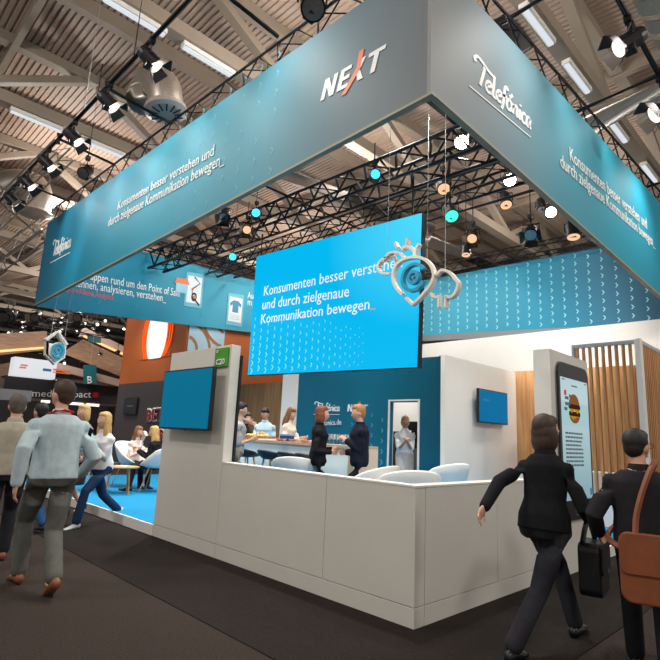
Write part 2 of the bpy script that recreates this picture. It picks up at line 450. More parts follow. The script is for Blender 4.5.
addp([(cx-.17, cz-.095), (cx-.05, cz-.14), (cx+.06, cz-.105), (cx+.17, cz-.095)], 2, 2)
obj('burger_picture', bur, [bun, patty, cheese], scr)
bm = nb()
for i, (x, z, w) in enumerate(((2.86, 1.97, .10), (2.88, 1.9, .14), (2.82, 1.84, .08), (2.96, 2.0, .05), (2.98, 1.94, .05))):
    bx(bm, x-w/2, x+w/2, -.0945, -.0905, z-.018, z+.018)
obj('caption_marks', bm, greyt, scr)
bm = nb(); bx(bm, 2.79, 2.85, -.0945, -.0905, 2.0, 2.06); obj('red_tag', bm, r_text, scr)
bm = nb()
for i in range(9):
    z = 1.56-i*.046
    x = 2.78; random.seed(i)
    while x < 3.26:
        w = random.uniform(.03, .09); bx(bm, x, min(x+w, 3.3), -.0935, -.0905, z-.011, z+.011); x += w+.018
bx(bm, 3.02, 3.2, -.0935, -.0905, 2.12, 2.135); bx(bm, 2.74, 2.82, -.0935, -.0905, 2.18, 2.192); bx(bm, 3.44, 3.52, -.0935, -.0905, 2.18, 2.192)
obj('text_lines', bm, greyt, scr)
bm = nb(); bx(bm, 2.78, 3.0, -.0935, -.0905, 1.13, 1.148); bx(bm, 3.48, 3.52, -.0935, -.0905, .84, .92); obj('link_line', bm, mat('link_blue', (50, 130, 200), .5), scr)

# ------------------------------------------------------------------ hanging signs (long printed fascias)
def quad_panel(name, p00, p10, p11, p01, d, m, parent, label=None):
    bm = nb(); d = V(d)
    a = [bm.verts.new(V(p)) for p in (p00, p10, p11, p01)]; b = [bm.verts.new(v.co+d) for v in a]
    bm.faces.new(a); bm.faces.new(b[::-1])
    for i in range(4): bm.faces.new((a[i], b[i], b[(i+1) % 4], a[(i+1) % 4]))
    return obj(name, bm, m, parent, label=label)
lip = mat('sign_frame', (150, 148, 128), .5); lipd = mat('sign_frame_dark', (60, 62, 66), .5)
fade = mat('pale_teal_print', (112, 182, 200), .6)
def truss(name, a, b, s, m, label, group=None, pitch=None, cat='truss', r=.022):
    """square box truss from a to b, given side s"""
    a, b = V(a), V(b); t = thing(name, label, cat, a, 0, group)
    d = (b-a); L = d.length; d.normalize()
    n = V((0, 0, 1)) if abs(d.z) < .9 else V((1, 0, 0)); u = d.cross(n).normalized(); n = u.cross(d)
    off = [u*s/2*i+n*s/2*j for i, j in ((-1, -1), (1, -1), (1, 1), (-1, 1))]
    for o in off:
        bm = nb(); tube(bm, [a+o, b+o], r, 6); obj('chord', bm, m, t)
    bm = nb(); k = max(2, int(L/(pitch or s*1.1)))
    for f in range(4):
        o1, o2 = off[f], off[(f+1) % 4]
        for i in range(k):
            p, q = a+d*L*i/k, a+d*L*(i+1)/k
            if i % 2: tube(bm, [p+o1, q+o2], r*.55, 4)
            else: tube(bm, [p+o2, q+o1], r*.55, 4)
    obj('lattice', bm, m, t); return t
# left front sign, plane x = 0
bl = thing('hanging_sign', 'long teal hanging sign on the left with an orange-crossed logo at its near end', 'sign', (0, 5.6, 4.1))
m = grad_mat('left_sign_print_falloff', [(0, (116, 122, 126)), (.10, (108, 130, 140)), (.25, (72, 148, 168)), (.45, (40, 152, 178)), (.75, (6, 126, 156)), (1, (2, 112, 146))], 1, -5.7, 5.7)  # grey near end: part print, part light falloff put into the colour
LS = ((0, -.098, 4.475), (0, 11.33, 4.158), (0, 11.33, 6.268), (0, -.098, 5.985))
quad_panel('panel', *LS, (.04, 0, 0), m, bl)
bm = nb(); bar(bm, (.01, -.13, 4.455), (.01, 11.34, 4.143), .07, .028); obj('frame', bm, lip, bl)
def L_(px, py): return at(px, py, 0, 0)
NL = (-1, 0, 0)
lettering('Konsumenten besser verstehen und', L_(118, 210), L_(214, 155.5), L_(121.5, 199.5), w_text, bl, NL)
lettering('durch zielgenaue Kommunikation bewegen_', L_(108.3, 227), L_(225, 163.2), L_(111.5, 216.3), w_text, bl, NL)
# logo: N E X T
o_ = L_(320.7, 101.7); U = (L_(371.7, 73.5)-o_); W = (L_(326, 80)-o_); W.y -= 0
n0 = V((-.012, 0, 0))
def para(bm, pts, o, U, W, d):
    prism(bm, pts, o, U, W, d)
def next_logo(o, U, W, d, parent, off):
    """U spans N..T foot, W is the cap height (already slanted)"""
    o = o+off; bm = nb(); w = .085
    prism(bm, [(0, 0), (w, 0), (w, 1), (0, 1)], o, U, W, d); prism(bm, [(0, 1), (w*1.1, 1), (.29, 0), (.29-w*1.1, 0)], o+off*.1, U, W, d); prism(bm, [(.205, 0), (.29, 0), (.29, 1), (.205, 1)], o, U, W, d)
    prism(bm, [(.36, 0), (.445, 0), (.445, 1), (.36, 1)], o, U, W, d)
    for z in (0, .41, .82): prism(bm, [(.40, z), (.585, z), (.585, z+.18), (.40, z+.18)], o+off*.1, U, W, d)
    prism(bm, [(.80, 0), (.91, 0), (.78, .58), (.73, .44)], o, U, W, d); prism(bm, [(.70, .62), (.78, .40), (.86, 1.0), (.80, 1.0)], o+off*.1, U, W, d)
    prism(bm, [(.93, .82), (1.25, .82), (1.25, 1), (.93, 1)], o, U, W, d); prism(bm, [(1.045, 0), (1.135, 0), (1.135, .85), (1.045, .85)], o+off*.1, U, W, d)
    lg = obj('logo', bm, w_text, parent)
    bm = nb(); prism(bm, [(.50, -.33), (.60, -.33), (.80, .52), (.70, .62)], o+off*.3, U, W, d); prism(bm, [(.68, 1.42), (.78, 1.42), (.80, .50), (.71, .62)], o+off*.3, U, W, d)
    obj('orange_stroke', bm, o_text, lg)
next_logo(o_, U*.93, W, V((-.004, 0, 0)), bl, V((-.004, 0, 0)))
# script logo drawn with pen strokes
def script_logo(o, U, W, d, parent, m=None, off=None, line=True, wt=.27, name='script_logo'):
    """unit cell: x 0..6.3, x-height 1, T height 2.1"""
    bm = nb(); o = V(o)
    S = [[(-.55, 1.75), (-.7, 2.05), (-.4, 2.35), (.1, 2.25), (.8, 1.95), (1.35, 1.85)], [(.42, 2.05), (.3, 1.1), (.12, 0)],
         [(.75, .5), (1.1, .62), (1.28, .85), (1.05, 1.05), (.8, .85), (.72, .35), (.95, .02), (1.3, .12)],
         [(1.5, 2.0), (1.52, 1.0), (1.5, .2), (1.7, 0), (1.85, .1)],
         [(1.95, .5), (2.3, .62), (2.48, .85), (2.25, 1.05), (2.0, .85), (1.92, .35), (2.15, .02), (2.5, .12)],
         [(3.15, 1.75), (2.98, 2.0), (2.78, 1.75), (2.75, .9), (2.7, 0), (2.58, -.45)], [(2.5, .95), (3.1, 1.02)],
         arc(3.42, .52, .3, .5, 0, 360, 12), [(3.4, 1.3), (3.75, 1.75)],
         [(3.92, 1.0), (3.92, 0)], [(3.94, .6), (4.2, 1.0), (4.42, .85), (4.42, .2), (4.55, 0)],
         [(4.78, 1.0), (4.76, .2), (4.9, 0)], [(4.79, 1.36), (4.81, 1.52)],
         [(5.55, .85), (5.35, 1.02), (5.1, .8), (5.08, .3), (5.3, 0), (5.6, .14)],
         [(6.2, .82), (5.98, 1.02), (5.75, .8), (5.72, .25), (5.9, 0), (6.15, .3)], [(6.24, 1.0), (6.18, .25), (6.35, 0)]]
    for s in S:
        P = [(p.x, p.y) for p in smooth_pts([(a, b, 0) for a, b in s], 4)] if len(s) > 2 else s
        stroke(bm, P, wt, o, U, W, d)
    if line: stroke(bm, [(-.9, -.85), (6.4, -.85)], .13, o, U, W, d)
    return obj(name, bm, m or w_text, parent)
o_ = L_(53.5, 256); script_logo(o_, (L_(70.5, 246.5)-o_)/6.3, (L_(55.3, 242)-o_)/2.05, (-.008, 0, 0), bl)
ch = []
for i in range(26):
    for j in range(7):
        if (i*7+j*3) % 5 != 0: ch.append((1.5+i*.36, .2+j*.27, .085))
bm = None
chevrons([(-x, z, s) for x, z, s in ch if 2.2 < x < 9.8], (-.001, 0, 4.3), (0, 1, 0), (0, 0, 1), (-.002, 0, 0), fade if False else mat('faint_teal_print', (72, 160, 182), .6), bl) if False else chevrons([(-x, z, s*1.0) for x, z, s in ch if 2.0 < x < 5.2], (-.001, 0, 4.32), (0, -1, 0), (0, 0, 1), (-.002, 0, 0), mat('faint_teal_print', (104, 172, 188), .6), bl)
# right front sign, plane y = -.1
br = thing('hanging_sign', 'long teal hanging sign running off to the right, script logo near the corner', 'sign', (4.6, -.1, 4.1))
m = grad_mat('right_sign_print_falloff', [(0, (146, 148, 148)), (.12, (124, 140, 148)), (.3, (80, 146, 164)), (.55, (40, 150, 174)), (1, (24, 134, 162))], 0, -4.6, 4.6)  # greying towards the corner mixes print with painted-in light falloff
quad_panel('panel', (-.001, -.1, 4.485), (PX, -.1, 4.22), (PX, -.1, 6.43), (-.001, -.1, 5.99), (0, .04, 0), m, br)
bm = nb(); bar(bm, (-.0, -.09, 4.468), (PX, -.09, 4.203), .07, .028); obj('frame', bm, lip, br)
def R_(px, py): return at(px, py, 1, -.1)
NR = (0, -1, 0)
lettering('Konsumenten besser verstehen und', R_(569.5, 160.5), R_(646.5, 229), R_(571, 148), w_text, br, NR)
lettering('durch zielgenaue Kommunikation bewegen_', R_(560, 167), R_(654.5, 247.5), R_(561.6, 154.5), w_text, br, NR)
o_ = R_(478.5, 84.5); script_logo(o_, (R_(530, 129)-o_)/6.3, (R_(480.7, 63.5)-o_)/2.05, (0, -.008, 0), br)
# back left sign, plane y = 11.3 (its inner face)
bb = thing('hanging_sign', 'far hanging sign with two phone pictures and the words Point of Sale', 'sign', (4.6, PY, 4.1))
m = grad_mat('far_left_sign_print', [(0, (14, 116, 146)), (.3, (24, 136, 164)), (.55, (70, 160, 184)), (1, (50, 140, 166))], 0, -4.6, 4.6)
quad_panel('panel', (0, PY, 4.12), (PX, PY, 4.80), (PX, PY, 6.44), (0, PY, 6.17), (0, .04, 0), m, bb)
def B_(px, py): return at(px, py, 1, PY)
lettering('Zielgruppen rund um den Point of Sale', B_(71, 276), B_(179.5, 296.8), B_(71.3, 267), w_text, bb, NR)
lettering('erkennen, analysieren, verstehen_', B_(66, 284.8), B_(166, 302), B_(66.3, 276), w_text, bb, NR)
lettering('Out-of-Store Analytics', B_(65, 291.5), B_(113, 300), B_(65.3, 285.6), r_text, bb, NR)
def phone_icon(q, name):
    P = [B_(*p) for p in q]; dn = V((0, -.012, 0))
    bm = nb(); a = [bm.verts.new(p+V((0, -.004, 0))) for p in P]; b = [bm.verts.new(v.co+dn) for v in a]
    bm.faces.new(b)
    for i in range(4): bm.faces.new((a[i], a[(i+1) % 4], b[(i+1) % 4], b[i]))
    ic = obj(name, bm, fade, bb)
    o, U, W = P[3]+dn*1.4, P[2]-P[3], P[0]-P[3]
    bm = nb(); prism(bm, [(.1, .12), (.9, .12), (.9, .9), (.1, .9)], o, U, W, (0, -.003, 0)); obj('picture_screen', bm, mat('pale_print', (226, 236, 238), .5), ic)
    return ic, o+V((0, -.004, 0)), U, W
d2 = V((0, -.004, 0))
ic, o_, U, W = phone_icon(((186.7, 271.7), (204, 274.5), (201, 308.5), (183.3, 306)), 'phone_picture')
bm = nb(); stroke(bm, [(.45, .88), (.8, .72), (.38, .52), (.42, .3)], .05, o_, U, W, d2); stroke(bm, [(.42, .3), (.85, .08)], .06, o_, U, W, d2); stroke(bm, arc(.52, .3, .13, .1, 0, 360, 12), .06, o_, U, W, d2); obj('route_line', bm, mat('dark_print', (40, 46, 66), .5), ic)
bm = nb(); prism(bm, arc(.40, .52, .07, .05, 0, 350, 8), o_, U, W, d2); prism(bm, arc(.53, .3, .07, .05, 0, 350, 8), o_+d2, U, W, d2); prism(bm, [(-.62, .62), (.2, .62), (.08, .78), (-.5, .78)], o_, U, W, d2); obj('orange_marks', bm, o_text, ic)
bm = nb(); prism(bm, [(-.52, .36), (.12, .36), (.12, .62), (-.52, .62)], o_, U, W, d2); obj('shop_front', bm, mat('sky_print', (150, 206, 224), .5), ic)
ic, o_, U, W = phone_icon(((228.1, 292.8), (243.9, 295.2), (241.7, 327.1), (225.5, 324.3)), 'phone_picture')
bm = nb(); prism(bm, [(.32, .42), (.68, .42), (.68, .66), (.82, .6), (.86, .7), (.64, .8), (.36, .8), (.14, .7), (.18, .6), (.32, .66)], o_, U, W, d2); obj('shirt_picture', bm, mat('blue_print', (52, 130, 168), .5), ic)
bm = nb()
for z in (.2, .26, .32): prism(bm, [(.2, z), (.8, z), (.8, z+.025), (.2, z+.025)], o_, U, W, d2)
obj('text_lines', bm, mat('light_grey_print', (200, 206, 208), .5), ic)
lettering('Au', B_(247.5, 298), B_(253, 299), B_(247.7, 291.5), w_text, bb, NR)
lettering('m', B_(247.5, 305), B_(251.5, 305.7), B_(247.7, 298), w_text, bb, NR)
ch = [(.5+i*1.0, .22, .13) for i in range(7)]
chevrons(ch, (0, PY-.001, 4.25), (1, 0, .07), (0, 0, 1), (0, -.002, 0), mat('faint_blue_print', (40, 140, 168), .6), bb)
# back right sign, plane x = 9.33 (its inner face)
b4 = thing('hanging_sign', 'far right hanging sign covered in rows of pale arrow marks', 'sign', (PX, 5.6, 4.1))
m = grad_mat('far_right_sign_print_falloff', [(0, (48, 80, 100)), (.12, (40, 106, 134)), (.3, (30, 140, 170)), (.7, (72, 154, 176)), (1, (40, 134, 162))], 1, -5.7, 5.7)  # slate end blends print colour with fading light painted into the ramp
BX = 9.33
quad_panel('panel', (BX, -.05, 4.12), (BX, PY, 4.75), (BX, PY, 6.30), (BX, -.05, 6.11), (.04, 0, 0), m, b4)
bm = nb(); bar(bm, (BX, -.05, 4.03), (BX, PY, 4.66), .12, .17); obj('frame', bm, mat('grey_frame', (120, 122, 124), .5), b4)
ch = []
for i in range(29):
    y = .25+i*.30
    zb = 4.13+y*.056; zt = 6.11+y*.016
    for j in range(9):
        z = zb+(zt-zb)*(j+.55+(.0 if i % 2 else .35))/9.4
        ch.append((-y, z, .085))
chevrons(ch, (BX-.001, 0, 0), (0, -1, 0), (0, 0, 1), (-.003, 0, 0), mat('pale_chevron_print', (150, 214, 224), .6), b4, w=.32)
# trusses carrying the signs
truss('sign_truss', (.26, -.0, 6.20), (.26, 11.2, 6.50), .36, alu, 'black truss along the top of the long left sign', 'sign trusses')
truss('sign_truss', (.1, .12, 6.2), (9.2, .12, 6.62), .34, alu, 'black truss along the top of the right front sign', 'sign trusses')
truss('sign_truss', (.3, 11.1, 6.34), (9.2, 11.1, 6.62), .28, alu, 'black truss along the top of the far left sign', 'sign trusses')
truss('sign_truss', (9.1, .3, 6.28), (9.1, 11.1, 6.5), .28, alu, 'black truss along the top of the far arrow-marked sign', 'sign trusses')
# ------------------------------------------------------------------ big hanging screen above the bar
SX = 2.8
def S_(px, py): return at(px, py, 0, SX)
q = [S_(247.6, 375), S_(416.7, 367), S_(421.5, 213), S_(256.6, 256.7)]
scn = thing('hanging_screen', 'large bright blue hanging screen with three lines of white text', 'screen', (SX, 4.1, 2.4))
m = bpy.data.materials.new('blue_screen_glow'); m.use_nodes = True
nt = m.node_tree; b = nt.nodes['Principled BSDF']; b.inputs['Base Color'].default_value = (.003, .02, .03, 1); b.inputs['Roughness'].default_value = .8; b.inputs['Specular IOR Level'].default_value = .05
tc = nt.nodes.new('ShaderNodeTexCoord'); mp = nt.nodes.new('ShaderNodeMapping'); mp.inputs['Location'].default_value = (0, 1.0, -1.35)
mp.inputs['Scale'].default_value = (0, .42, .55)
nt.links.new(tc.outputs['Object'], mp.inputs[0])
g = nt.nodes.new('ShaderNodeTexGradient'); g.gradient_type = 'SPHERICAL'; nt.links.new(mp.outputs[0], g.inputs[0])
r = nt.nodes.new('ShaderNodeValToRGB'); e = r.color_ramp.elements
e[0].color = lin((0, 184, 240)); e[1].color = lin((84, 222, 254)); e[1].position = .95
nt.links.new(g.outputs[0], r.inputs[0]); nt.links.new(r.outputs[0], b.inputs['Emission Color']); b.inputs['Emission Strength'].default_value = 1.0
bm = nb(); a = [bm.verts.new(p) for p in q]; c = [bm.verts.new(v.co+V((.012, 0, 0))) for v in a]
bm.faces.new(a)
for i in range(4): bm.faces.new((a[i], c[i], c[(i+1) % 4], a[(i+1) % 4]))
obj('screen_panel', bm, m, scn)
bm = nb(); c0 = sum(q, V())/4
a = [bm.verts.new(c0+(p-c0)*1.008+V((.013, 0, 0))) for p in q]; c = [bm.verts.new(v.co+V((.09, 0, 0))) for v in a]
bm.faces.new(a); bm.faces.new(c[::-1])
for i in range(4): bm.faces.new((a[i], c[i], c[(i+1) % 4], a[(i+1) % 4]))
obj('casing', bm, black, scn)
wl = mat('white_screen_text', (240, 250, 255), .4, emit=.9)
cl = mat('pale_blue_screen_mark', (120, 226, 252), .4, emit=1.0)
lettering('Konsumenten besser verstehen', S_(264, 296), S_(402.5, 267), S_(265.6, 285.6), wl, scn, NL, thick=.002)
lettering('und durch zielgenaue', S_(262.4, 309.6), S_(349, 296.5), S_(264, 299), wl, scn, NL, thick=.002)
lettering('Kommunikation bewegen', S_(261, 323.6), S_(369.5, 309.2), S_(262.7, 313.8), wl, scn, NL, thick=.002)
bm = nb(); p0, p1 = S_(370.5, 310), S_(375.5, 309.4); prism(bm, [(0, 0), (1, 0), (1, 1), (0, 1)], p0+V((-.006, 0, 0)), p1-p0, V((0, 0, .018)), (-.002, 0, 0)); obj('cursor', bm, mat('orange_screen_mark', (250, 140, 110), .4, emit=.8), scn)
o_ = q[0]; U = (q[1]-q[0])/1.0; W = (q[3]-q[0])
ul = U.length; wl_ = W.length; Un = U.normalized()
ch = []
for i in range(20):
    for j in range(8):
        x = .12+i*(.235-.004*i); z = .08+j*.155 + (.05 if i % 2 else 0)
        s = .105*(1-i/24)*(1-j/16)
        if z < 1.25-.03*i and s > .014 and x < 3.4: ch.append((x, z+.0, s))
chevrons(ch, o_+V((-.002, 0, 0)), Un, W.normalized(), (-.002, 0, 0), cl, scn, w=.35)

# ------------------------------------------------------------------ flat televisions
def tv(label, c, w, h, nrm, glow, tilt=0, group=None):
    nrm = V(nrm); u = V((0, 0, 1)).cross(nrm).normalized()
    t = thing('television', label, 'television', c, 0, group)
    R = M.Rotation(tilt, 3, u)
    def bb(x0, x1, z0, z1, d0, d1):
        bm = nb(); box(bm, (0, 0, 0), (1, 1, 1))
        for v in bm.verts:
            x = x0 if v.co.x < 0 else x1; z = z0 if v.co.z < 0 else z1; d = d0 if v.co.y < 0 else d1
            v.co = V(c) + R @ (u*x + nrm*d + V((0, 0, z)))
        return bm
    obj('casing', bb(-w/2, w/2, -h/2, h/2, -.03, .02), blackp, t, bevel=.004)
    s = obj('screen', bb(-w/2+.02, w/2-.02, -h/2+.025, h/2-.02, .0205, .023), glow, t)
    obj('stand_base', bb(-.05, .05, -h/2-.012, -h/2-.001, -.01, .018), steel, t)
    bm = nb(); p = V(c)
    bar(bm, p-nrm*.03+V((0, 0, .05)), p-nrm*.115+V((0, 0, .05)), .18, .2); obj('wall_bracket', bm, black, t)
    return t, s, u, R
g1 = mat('teal_screen_glow', (4, 116, 152), .25, emit=.8)
g2 = mat('blue_screen_glow_small', (0, 112, 164), .25, emit=.85)
c = (at(165, 373, 0, -.14)+at(211, 429.5, 0, -.14))/2
wid = abs(at(164, 400, 0, -.14).y-at(213.5, 400, 0, -.14).y)
t, s, u, R = tv('black framed television with plain teal screen on the tall white wall at left', c, wid, .76, (-1, 0, 0), g1, RAD(0))
c = V((6.47, 2.78, 2.125)); t, s, u, R = tv('small black framed television glowing blue on the inner white wall', c, 1.2, .67, (0, -1, 0), g2)
lettering('NEXT', c+V((-.42, -.023, .10)), c+V((-.18, -.023, .10)), c+V((-.42, -.023, .14)), mat('dim_screen_text', (120, 190, 214), .4, emit=.4), s, (0, -1, 0), thick=.002)

# stand number sign
t = thing('stand_number_sign', 'small square green sign reading C20 at the top of the tall white wall', 'sign', (0, 2.88, 2.16))
o_ = at(217.2, 367, 0, -.03)
bm = nb(); bx(bm, -.03, -.002, 2.765, 3.015, 2.155, 2.385); obj('plate', bm, mat('green_print', (70, 160, 40), .5, noise=.02), t)
bm = nb(); bx(bm, -.032, -.001, 3.016, 3.03, 2.15, 2.39); obj('edge', bm, steel, t)
lettering('C20', (-.03, 2.985, 2.18), (-.03, 2.795, 2.18), (-.03, 2.985, 2.25), w_text, t, NL, bold=True)
lettering('G', (-.03, 2.99, 2.325), (-.03, 2.955, 2.325), (-.03, 2.99, 2.365), w_text, t, NL, bold=True)

# ------------------------------------------------------------------ hanging white outline signs
cream = mat('cream_acrylic', (232, 222, 208), .45, noise=.02)
tealp = mat('teal_acrylic', (24, 150, 186), .4, noise=.03)
wire = mat('wire', (190, 190, 190), .4, metal=.6)
GX = 1.25
def G_(px, py): p = at(px, py, 0, GX); return (-p.y, p.z)
def outline(pts, w, close=False): return [G_(*p) for p in pts]
UY, UZ = (0, -1, 0), (0, 0, 1)
pin = thing('hanging_outline_sign', 'cream map pin outline with teal target, cloud and sun, hung before the big screen', 'sign', (GX, 1.1, 2.8))
z5 = lambda L: [(L[0]/6+360, L[1]/6+220)][0]
def Q(*L): return [G_(a/6+360, b/6+220) for a, b in L]
def sp(P, n=5): return [(p.x, p.y) for p in smooth_pts([(a, b, 0) for a, b in P], n)]
TH = .065
def ribbon(pts, w, name, m, parent, dx=0, th=TH):
    bm = nb(); stroke(bm, pts, w, (GX+dx, 0, 0), UY, UZ, (th, 0, 0)); return obj(name, bm, m, parent)
bm = nb()
ribbon(sp(Q((252, 446), (215, 405), (194, 350), (203, 290), (240, 244), (300, 222), (365, 226), (415, 262), (438, 320), (425, 375), (390, 425), (350, 470))) + Q((312, 505), (272, 466)), .034, 'pin_outline', cream, pin)
ribbon(sp(Q((165, 318), (120, 312), (98, 285), (110, 245), (150, 222))) , .03, 'cloud_outline', cream, pin, .02)
ribbon(sp(Q((140, 226), (165, 196), (215, 190), (250, 215), (256, 232))), .03, 'cloud_outline', cream, pin, .02)
ribbon(sp(Q((135, 240), (165, 205), (190, 225), (196, 250))), .024, 'cloud_outline', cream, pin, .05)
ribbon(sp(Q((238, 172), (265, 152), (300, 165), (316, 190), (314, 214))), .04, 'sun_arc', cream, pin, .03)
for a, b in (((196, 130), (212, 160)), ((268, 105), (268, 138)), ((342, 136), (322, 168))): ribbon(Q(a, b), .034, 'sun_ray', cream, pin, .03)
cc = G_(315/6+360, 342/6+220)
r1 = abs(G_(250/6+360, 342/6+220)[0]-cc[0]); 
ribbon(arc(cc[0], cc[1], r1, r1*1.0, 25, 335, 30), .036, 'target_ring', tealp, pin)
ribbon(arc(cc[0], cc[1], r1*.42, r1*.42, 40, 400, 24), .04, 'target_ring', tealp, pin)
bm = nb(); y0, z0 = cc; prism(bm, arc(y0, z0, .022, .022, 0, 345, 16), (GX, 0, 0), UY, UZ, (.08, 0, 0)); obj('target_dot', bm, tealp, pin)
bm = nb(); a, b = G_(147/6+360, 222/6+220); tube(bm, [(GX+.05, -a, b), (GX+.05, -a, 6.0)], .004, 5); a, b = G_(388/6+360, 245/6+220); tube(bm, [(GX+.05, -a, b), (GX+.05, -a, 6.0)], .003, 5); obj('wire', bm, wire, pin)
tr = thing('hanging_outline_sign', 'cream tree outline hung on a wire to the right of the big screen', 'sign', (GX, .4, 2.75))
ribbon(Q((468, 524), (468, 450)) , .026, 'trunk_outline', cream, tr)
ribbon(sp(Q((460, 462), (430, 455), (424, 436))), .026, 'crown_outline', cream, tr)
ribbon(Q((507, 524), (512, 450)), .026, 'trunk_outline', cream, tr)
ribbon(sp(Q((512, 462), (550, 456), (575, 420), (583, 375), (560, 345), (550, 330), (520, 305), (485, 300), (452, 330))), .03, 'crown_outline', cream, tr)
bm = nb(); a, b = G_(496/6+360, 300/6+220); tube(bm, [(GX+.05, -a, b), (GX+.05, -a, 6.0)], .004, 5); obj('wire', bm, wire, tr)
# little house sign
HX = .12
hs = thing('hanging_outline_sign', 'white house shaped sign with a teal target hung on two wires at the far left', 'sign', (.25, 10, 2.65))
def H_(px, py): p = at(px/7.333, py/7.333+300, 1, 10); return (p.x, p.z)
bm = nb(); pts = [H_(*p) for p in ((345, 400), (350, 290), (425, 240), (480, 330), (470, 420), (405, 465), (345, 400), (350, 300))]
stroke(bm, pts, .055, (0, 10, 0), (1, 0, 0), UZ, (0, .16, 0)); obj('house_outline', bm, white2, hs)
bm = nb(); stroke(bm, [H_(335, 292), H_(425, 232), H_(492, 330)], .05, (0, 9.96, 0), (1, 0, 0), UZ, (0, .24, 0)); obj('house_roof', bm, white2, hs)
c = H_(418, 373)
bm = nb(); prism(bm, [H_(*p) for p in ((340, 398), (344, 312), (472, 335), (466, 418), (402, 458))], (0, 10.0, 0), (1, 0, 0), UZ, (0, .03, 0)); obj('back_plate', bm, white2, hs)
bm = nb(); prism(bm, arc(c[0], c[1], .15, .19, 0, 350, 24), (0, 9.96, 0), (1, 0, 0), UZ, (0, .035, 0)); obj('disc', bm, white2, hs)
bm = nb(); stroke(bm, arc(c[0], c[1], .115, .145, 0, 360, 24), .05, (0, 9.91, 0), (1, 0, 0), UZ, (0, .045, 0)); stroke(bm, arc(c[0], c[1], .045, .06, 0, 360, 16), .04, (0, 9.91, 0), (1, 0, 0), UZ, (0, .045, 0)); obj('target_ring', bm, tealp, hs)
bm = nb(); a = H_(385, 250); tube(bm, [(a[0], 10.08, a[1]), (a[0], 10.08, 6.4)], .006, 5); a = H_(478, 320); tube(bm, [(a[0], 10.08, a[1]), (a[0], 10.08, 6.4)], .006, 5); obj('wire', bm, wire, hs)

# ------------------------------------------------------------------ trusses and lamps over the stand
GT = None
truss('lighting_truss', (SX+.05, .3, 5.72), (SX+.05, 11.1, 5.98), .46, alu, 'black box truss directly above the big hanging screen', r=.042, pitch=.34)
truss('lighting_truss', (4.6, .5, 6.1), (4.6, 11.0, 6.2), .36, alu, 'black box truss behind the one above the big hanging screen', r=.036, pitch=.34)
bm = nb(); tube(bm, [(5.4, .4, 6.05), (5.4, 11, 6.15)], .035, 8); tag(obj('lighting_pipe', bm, black), 'thin black lamp pipe crossing above the arrow-marked sign', 'pipe')
bm = nb(); tube(bm, [(.4, 1.44, 6.25), (9.0, 1.44, 6.25)], .03, 8); tag(obj('lighting_pipe', bm, black), 'black lamp pipe with glaring lamps behind the right front sign', 'pipe')
bm = nb(); tube(bm, [(.4, 5.5, 6.3), (9.0, 5.5, 6.3)], .03, 8); tag(obj('lighting_pipe', bm, black), 'black pipe crossing over the middle of the stand', 'pipe')
bm = nb()
for y in (2.2, 6.2): tube(bm, [(SX+.06, y, 4.7), (SX+.06, y, 5.6)], .02, 6)
obj('hanger', bm, black, scn)

def stage_lamp(label, loc, aim, glow=None, scale=1, doors=True, group=None, name='stage_lamp'):
    """lamp hanging from a clamp at loc, lens pointing along aim"""
    t = thing(name, label, 'lamp', loc, 0, group); L = V(loc); d = V(aim).normalized(); s = scale
    u, v = frame(d)
    if v.z < 0: v = -v; u = -u
    c = L + V((0, 0, -.34*s))
    bm = nb(); lathe(bm, [(.05*s, -.2*s), (.10*s, -.19*s), (.125*s, -.10*s), (.125*s, .10*s), (.14*s, .11*s), (.14*s, .16*s)], c, d, 16); bx(bm, c.x-.07*s, c.x+.07*s, c.y-.07*s, c.y+.07*s, c.z-.17*s, c.z-.08*s)
    obj('lamp_body', bm, black, t)
    bm = nb(); lathe(bm, [(.118*s, .005*s), (.118*s, .014*s), (.06*s, .016*s), (0, .017*s)], c+d*.158*s, d, 18); obj('lens', bm, glow or steel, t)
    bm = nb(); h = u*.16*s
    tube(bm, [c+h, c+h+V((0, 0, .17*s)), c-h+V((0, 0, .17*s)), c-h], .014*s, 6); obj('yoke', bm, black, t)
    bm = nb(); tube(bm, [c+V((0, 0, .17*s)), L+V((0, 0, .03))], .02*s, 6); box(bm, L, (.09*s, .09*s, .1*s)); obj('clamp', bm, black, t)
    if doors:
        f = c+d*.16*s
        for a in (u, -u, v, -v):
            w = a.cross(d).normalized(); bm = nb(); q0 = f+a*.13*s
            prism(bm, [(-.11*s, 0), (.11*s, 0), (.14*s, .15*s), (-.14*s, .15*s)], q0, w, (d+a*.55).normalized(), a*.006)
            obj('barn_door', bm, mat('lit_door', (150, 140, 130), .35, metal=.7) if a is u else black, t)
    return t
# outer left lamp bar
lb = thing('lamp_bar', 'black lamp bar running beside the long left sign', 'bar', (-.92, 6.5, 6.8))
bm = nb(); tube(bm, [(-.92, .5, 6.8), (-.92, 14, 6.8)], .035, 8); obj('pipe', bm, black, lb)
for y in (10.6, 7.9, 5.6, 2.55):
    bm = nb(); tube(bm, [(-.92, y, 6.8), (.2, y, 6.72)], .03, 8); tube(bm, [(-.92, y, 6.7), (-.92, y, 6.9)], .05, 8); obj('crossbar', bm, black, lb)
LG = 'lamps on the left lamp bar'
for y, lab in ((11.0, 'farthest black barn-door lamp on the left lamp bar, at the frame edge'), (9.75, 'second farthest black barn-door lamp on the left lamp bar'), (8.45, 'third farthest black barn-door lamp on the left lamp bar, above the pale lattice truss'),
               (7.0, 'black barn-door lamp in the middle of the left lamp bar beside a lit fluorescent strip'), (5.45, 'second nearest black barn-door lamp on the left lamp bar'), (4.0, 'nearest black barn-door lamp on the left lamp bar, above the duct outlet'), ):
    stage_lamp(lab, (-.92, y, 6.77), (.8, -.35, -.75), mat('dim_lamp_glow', (255, 240, 225), .4, emit=2.2), .85, group=LG)
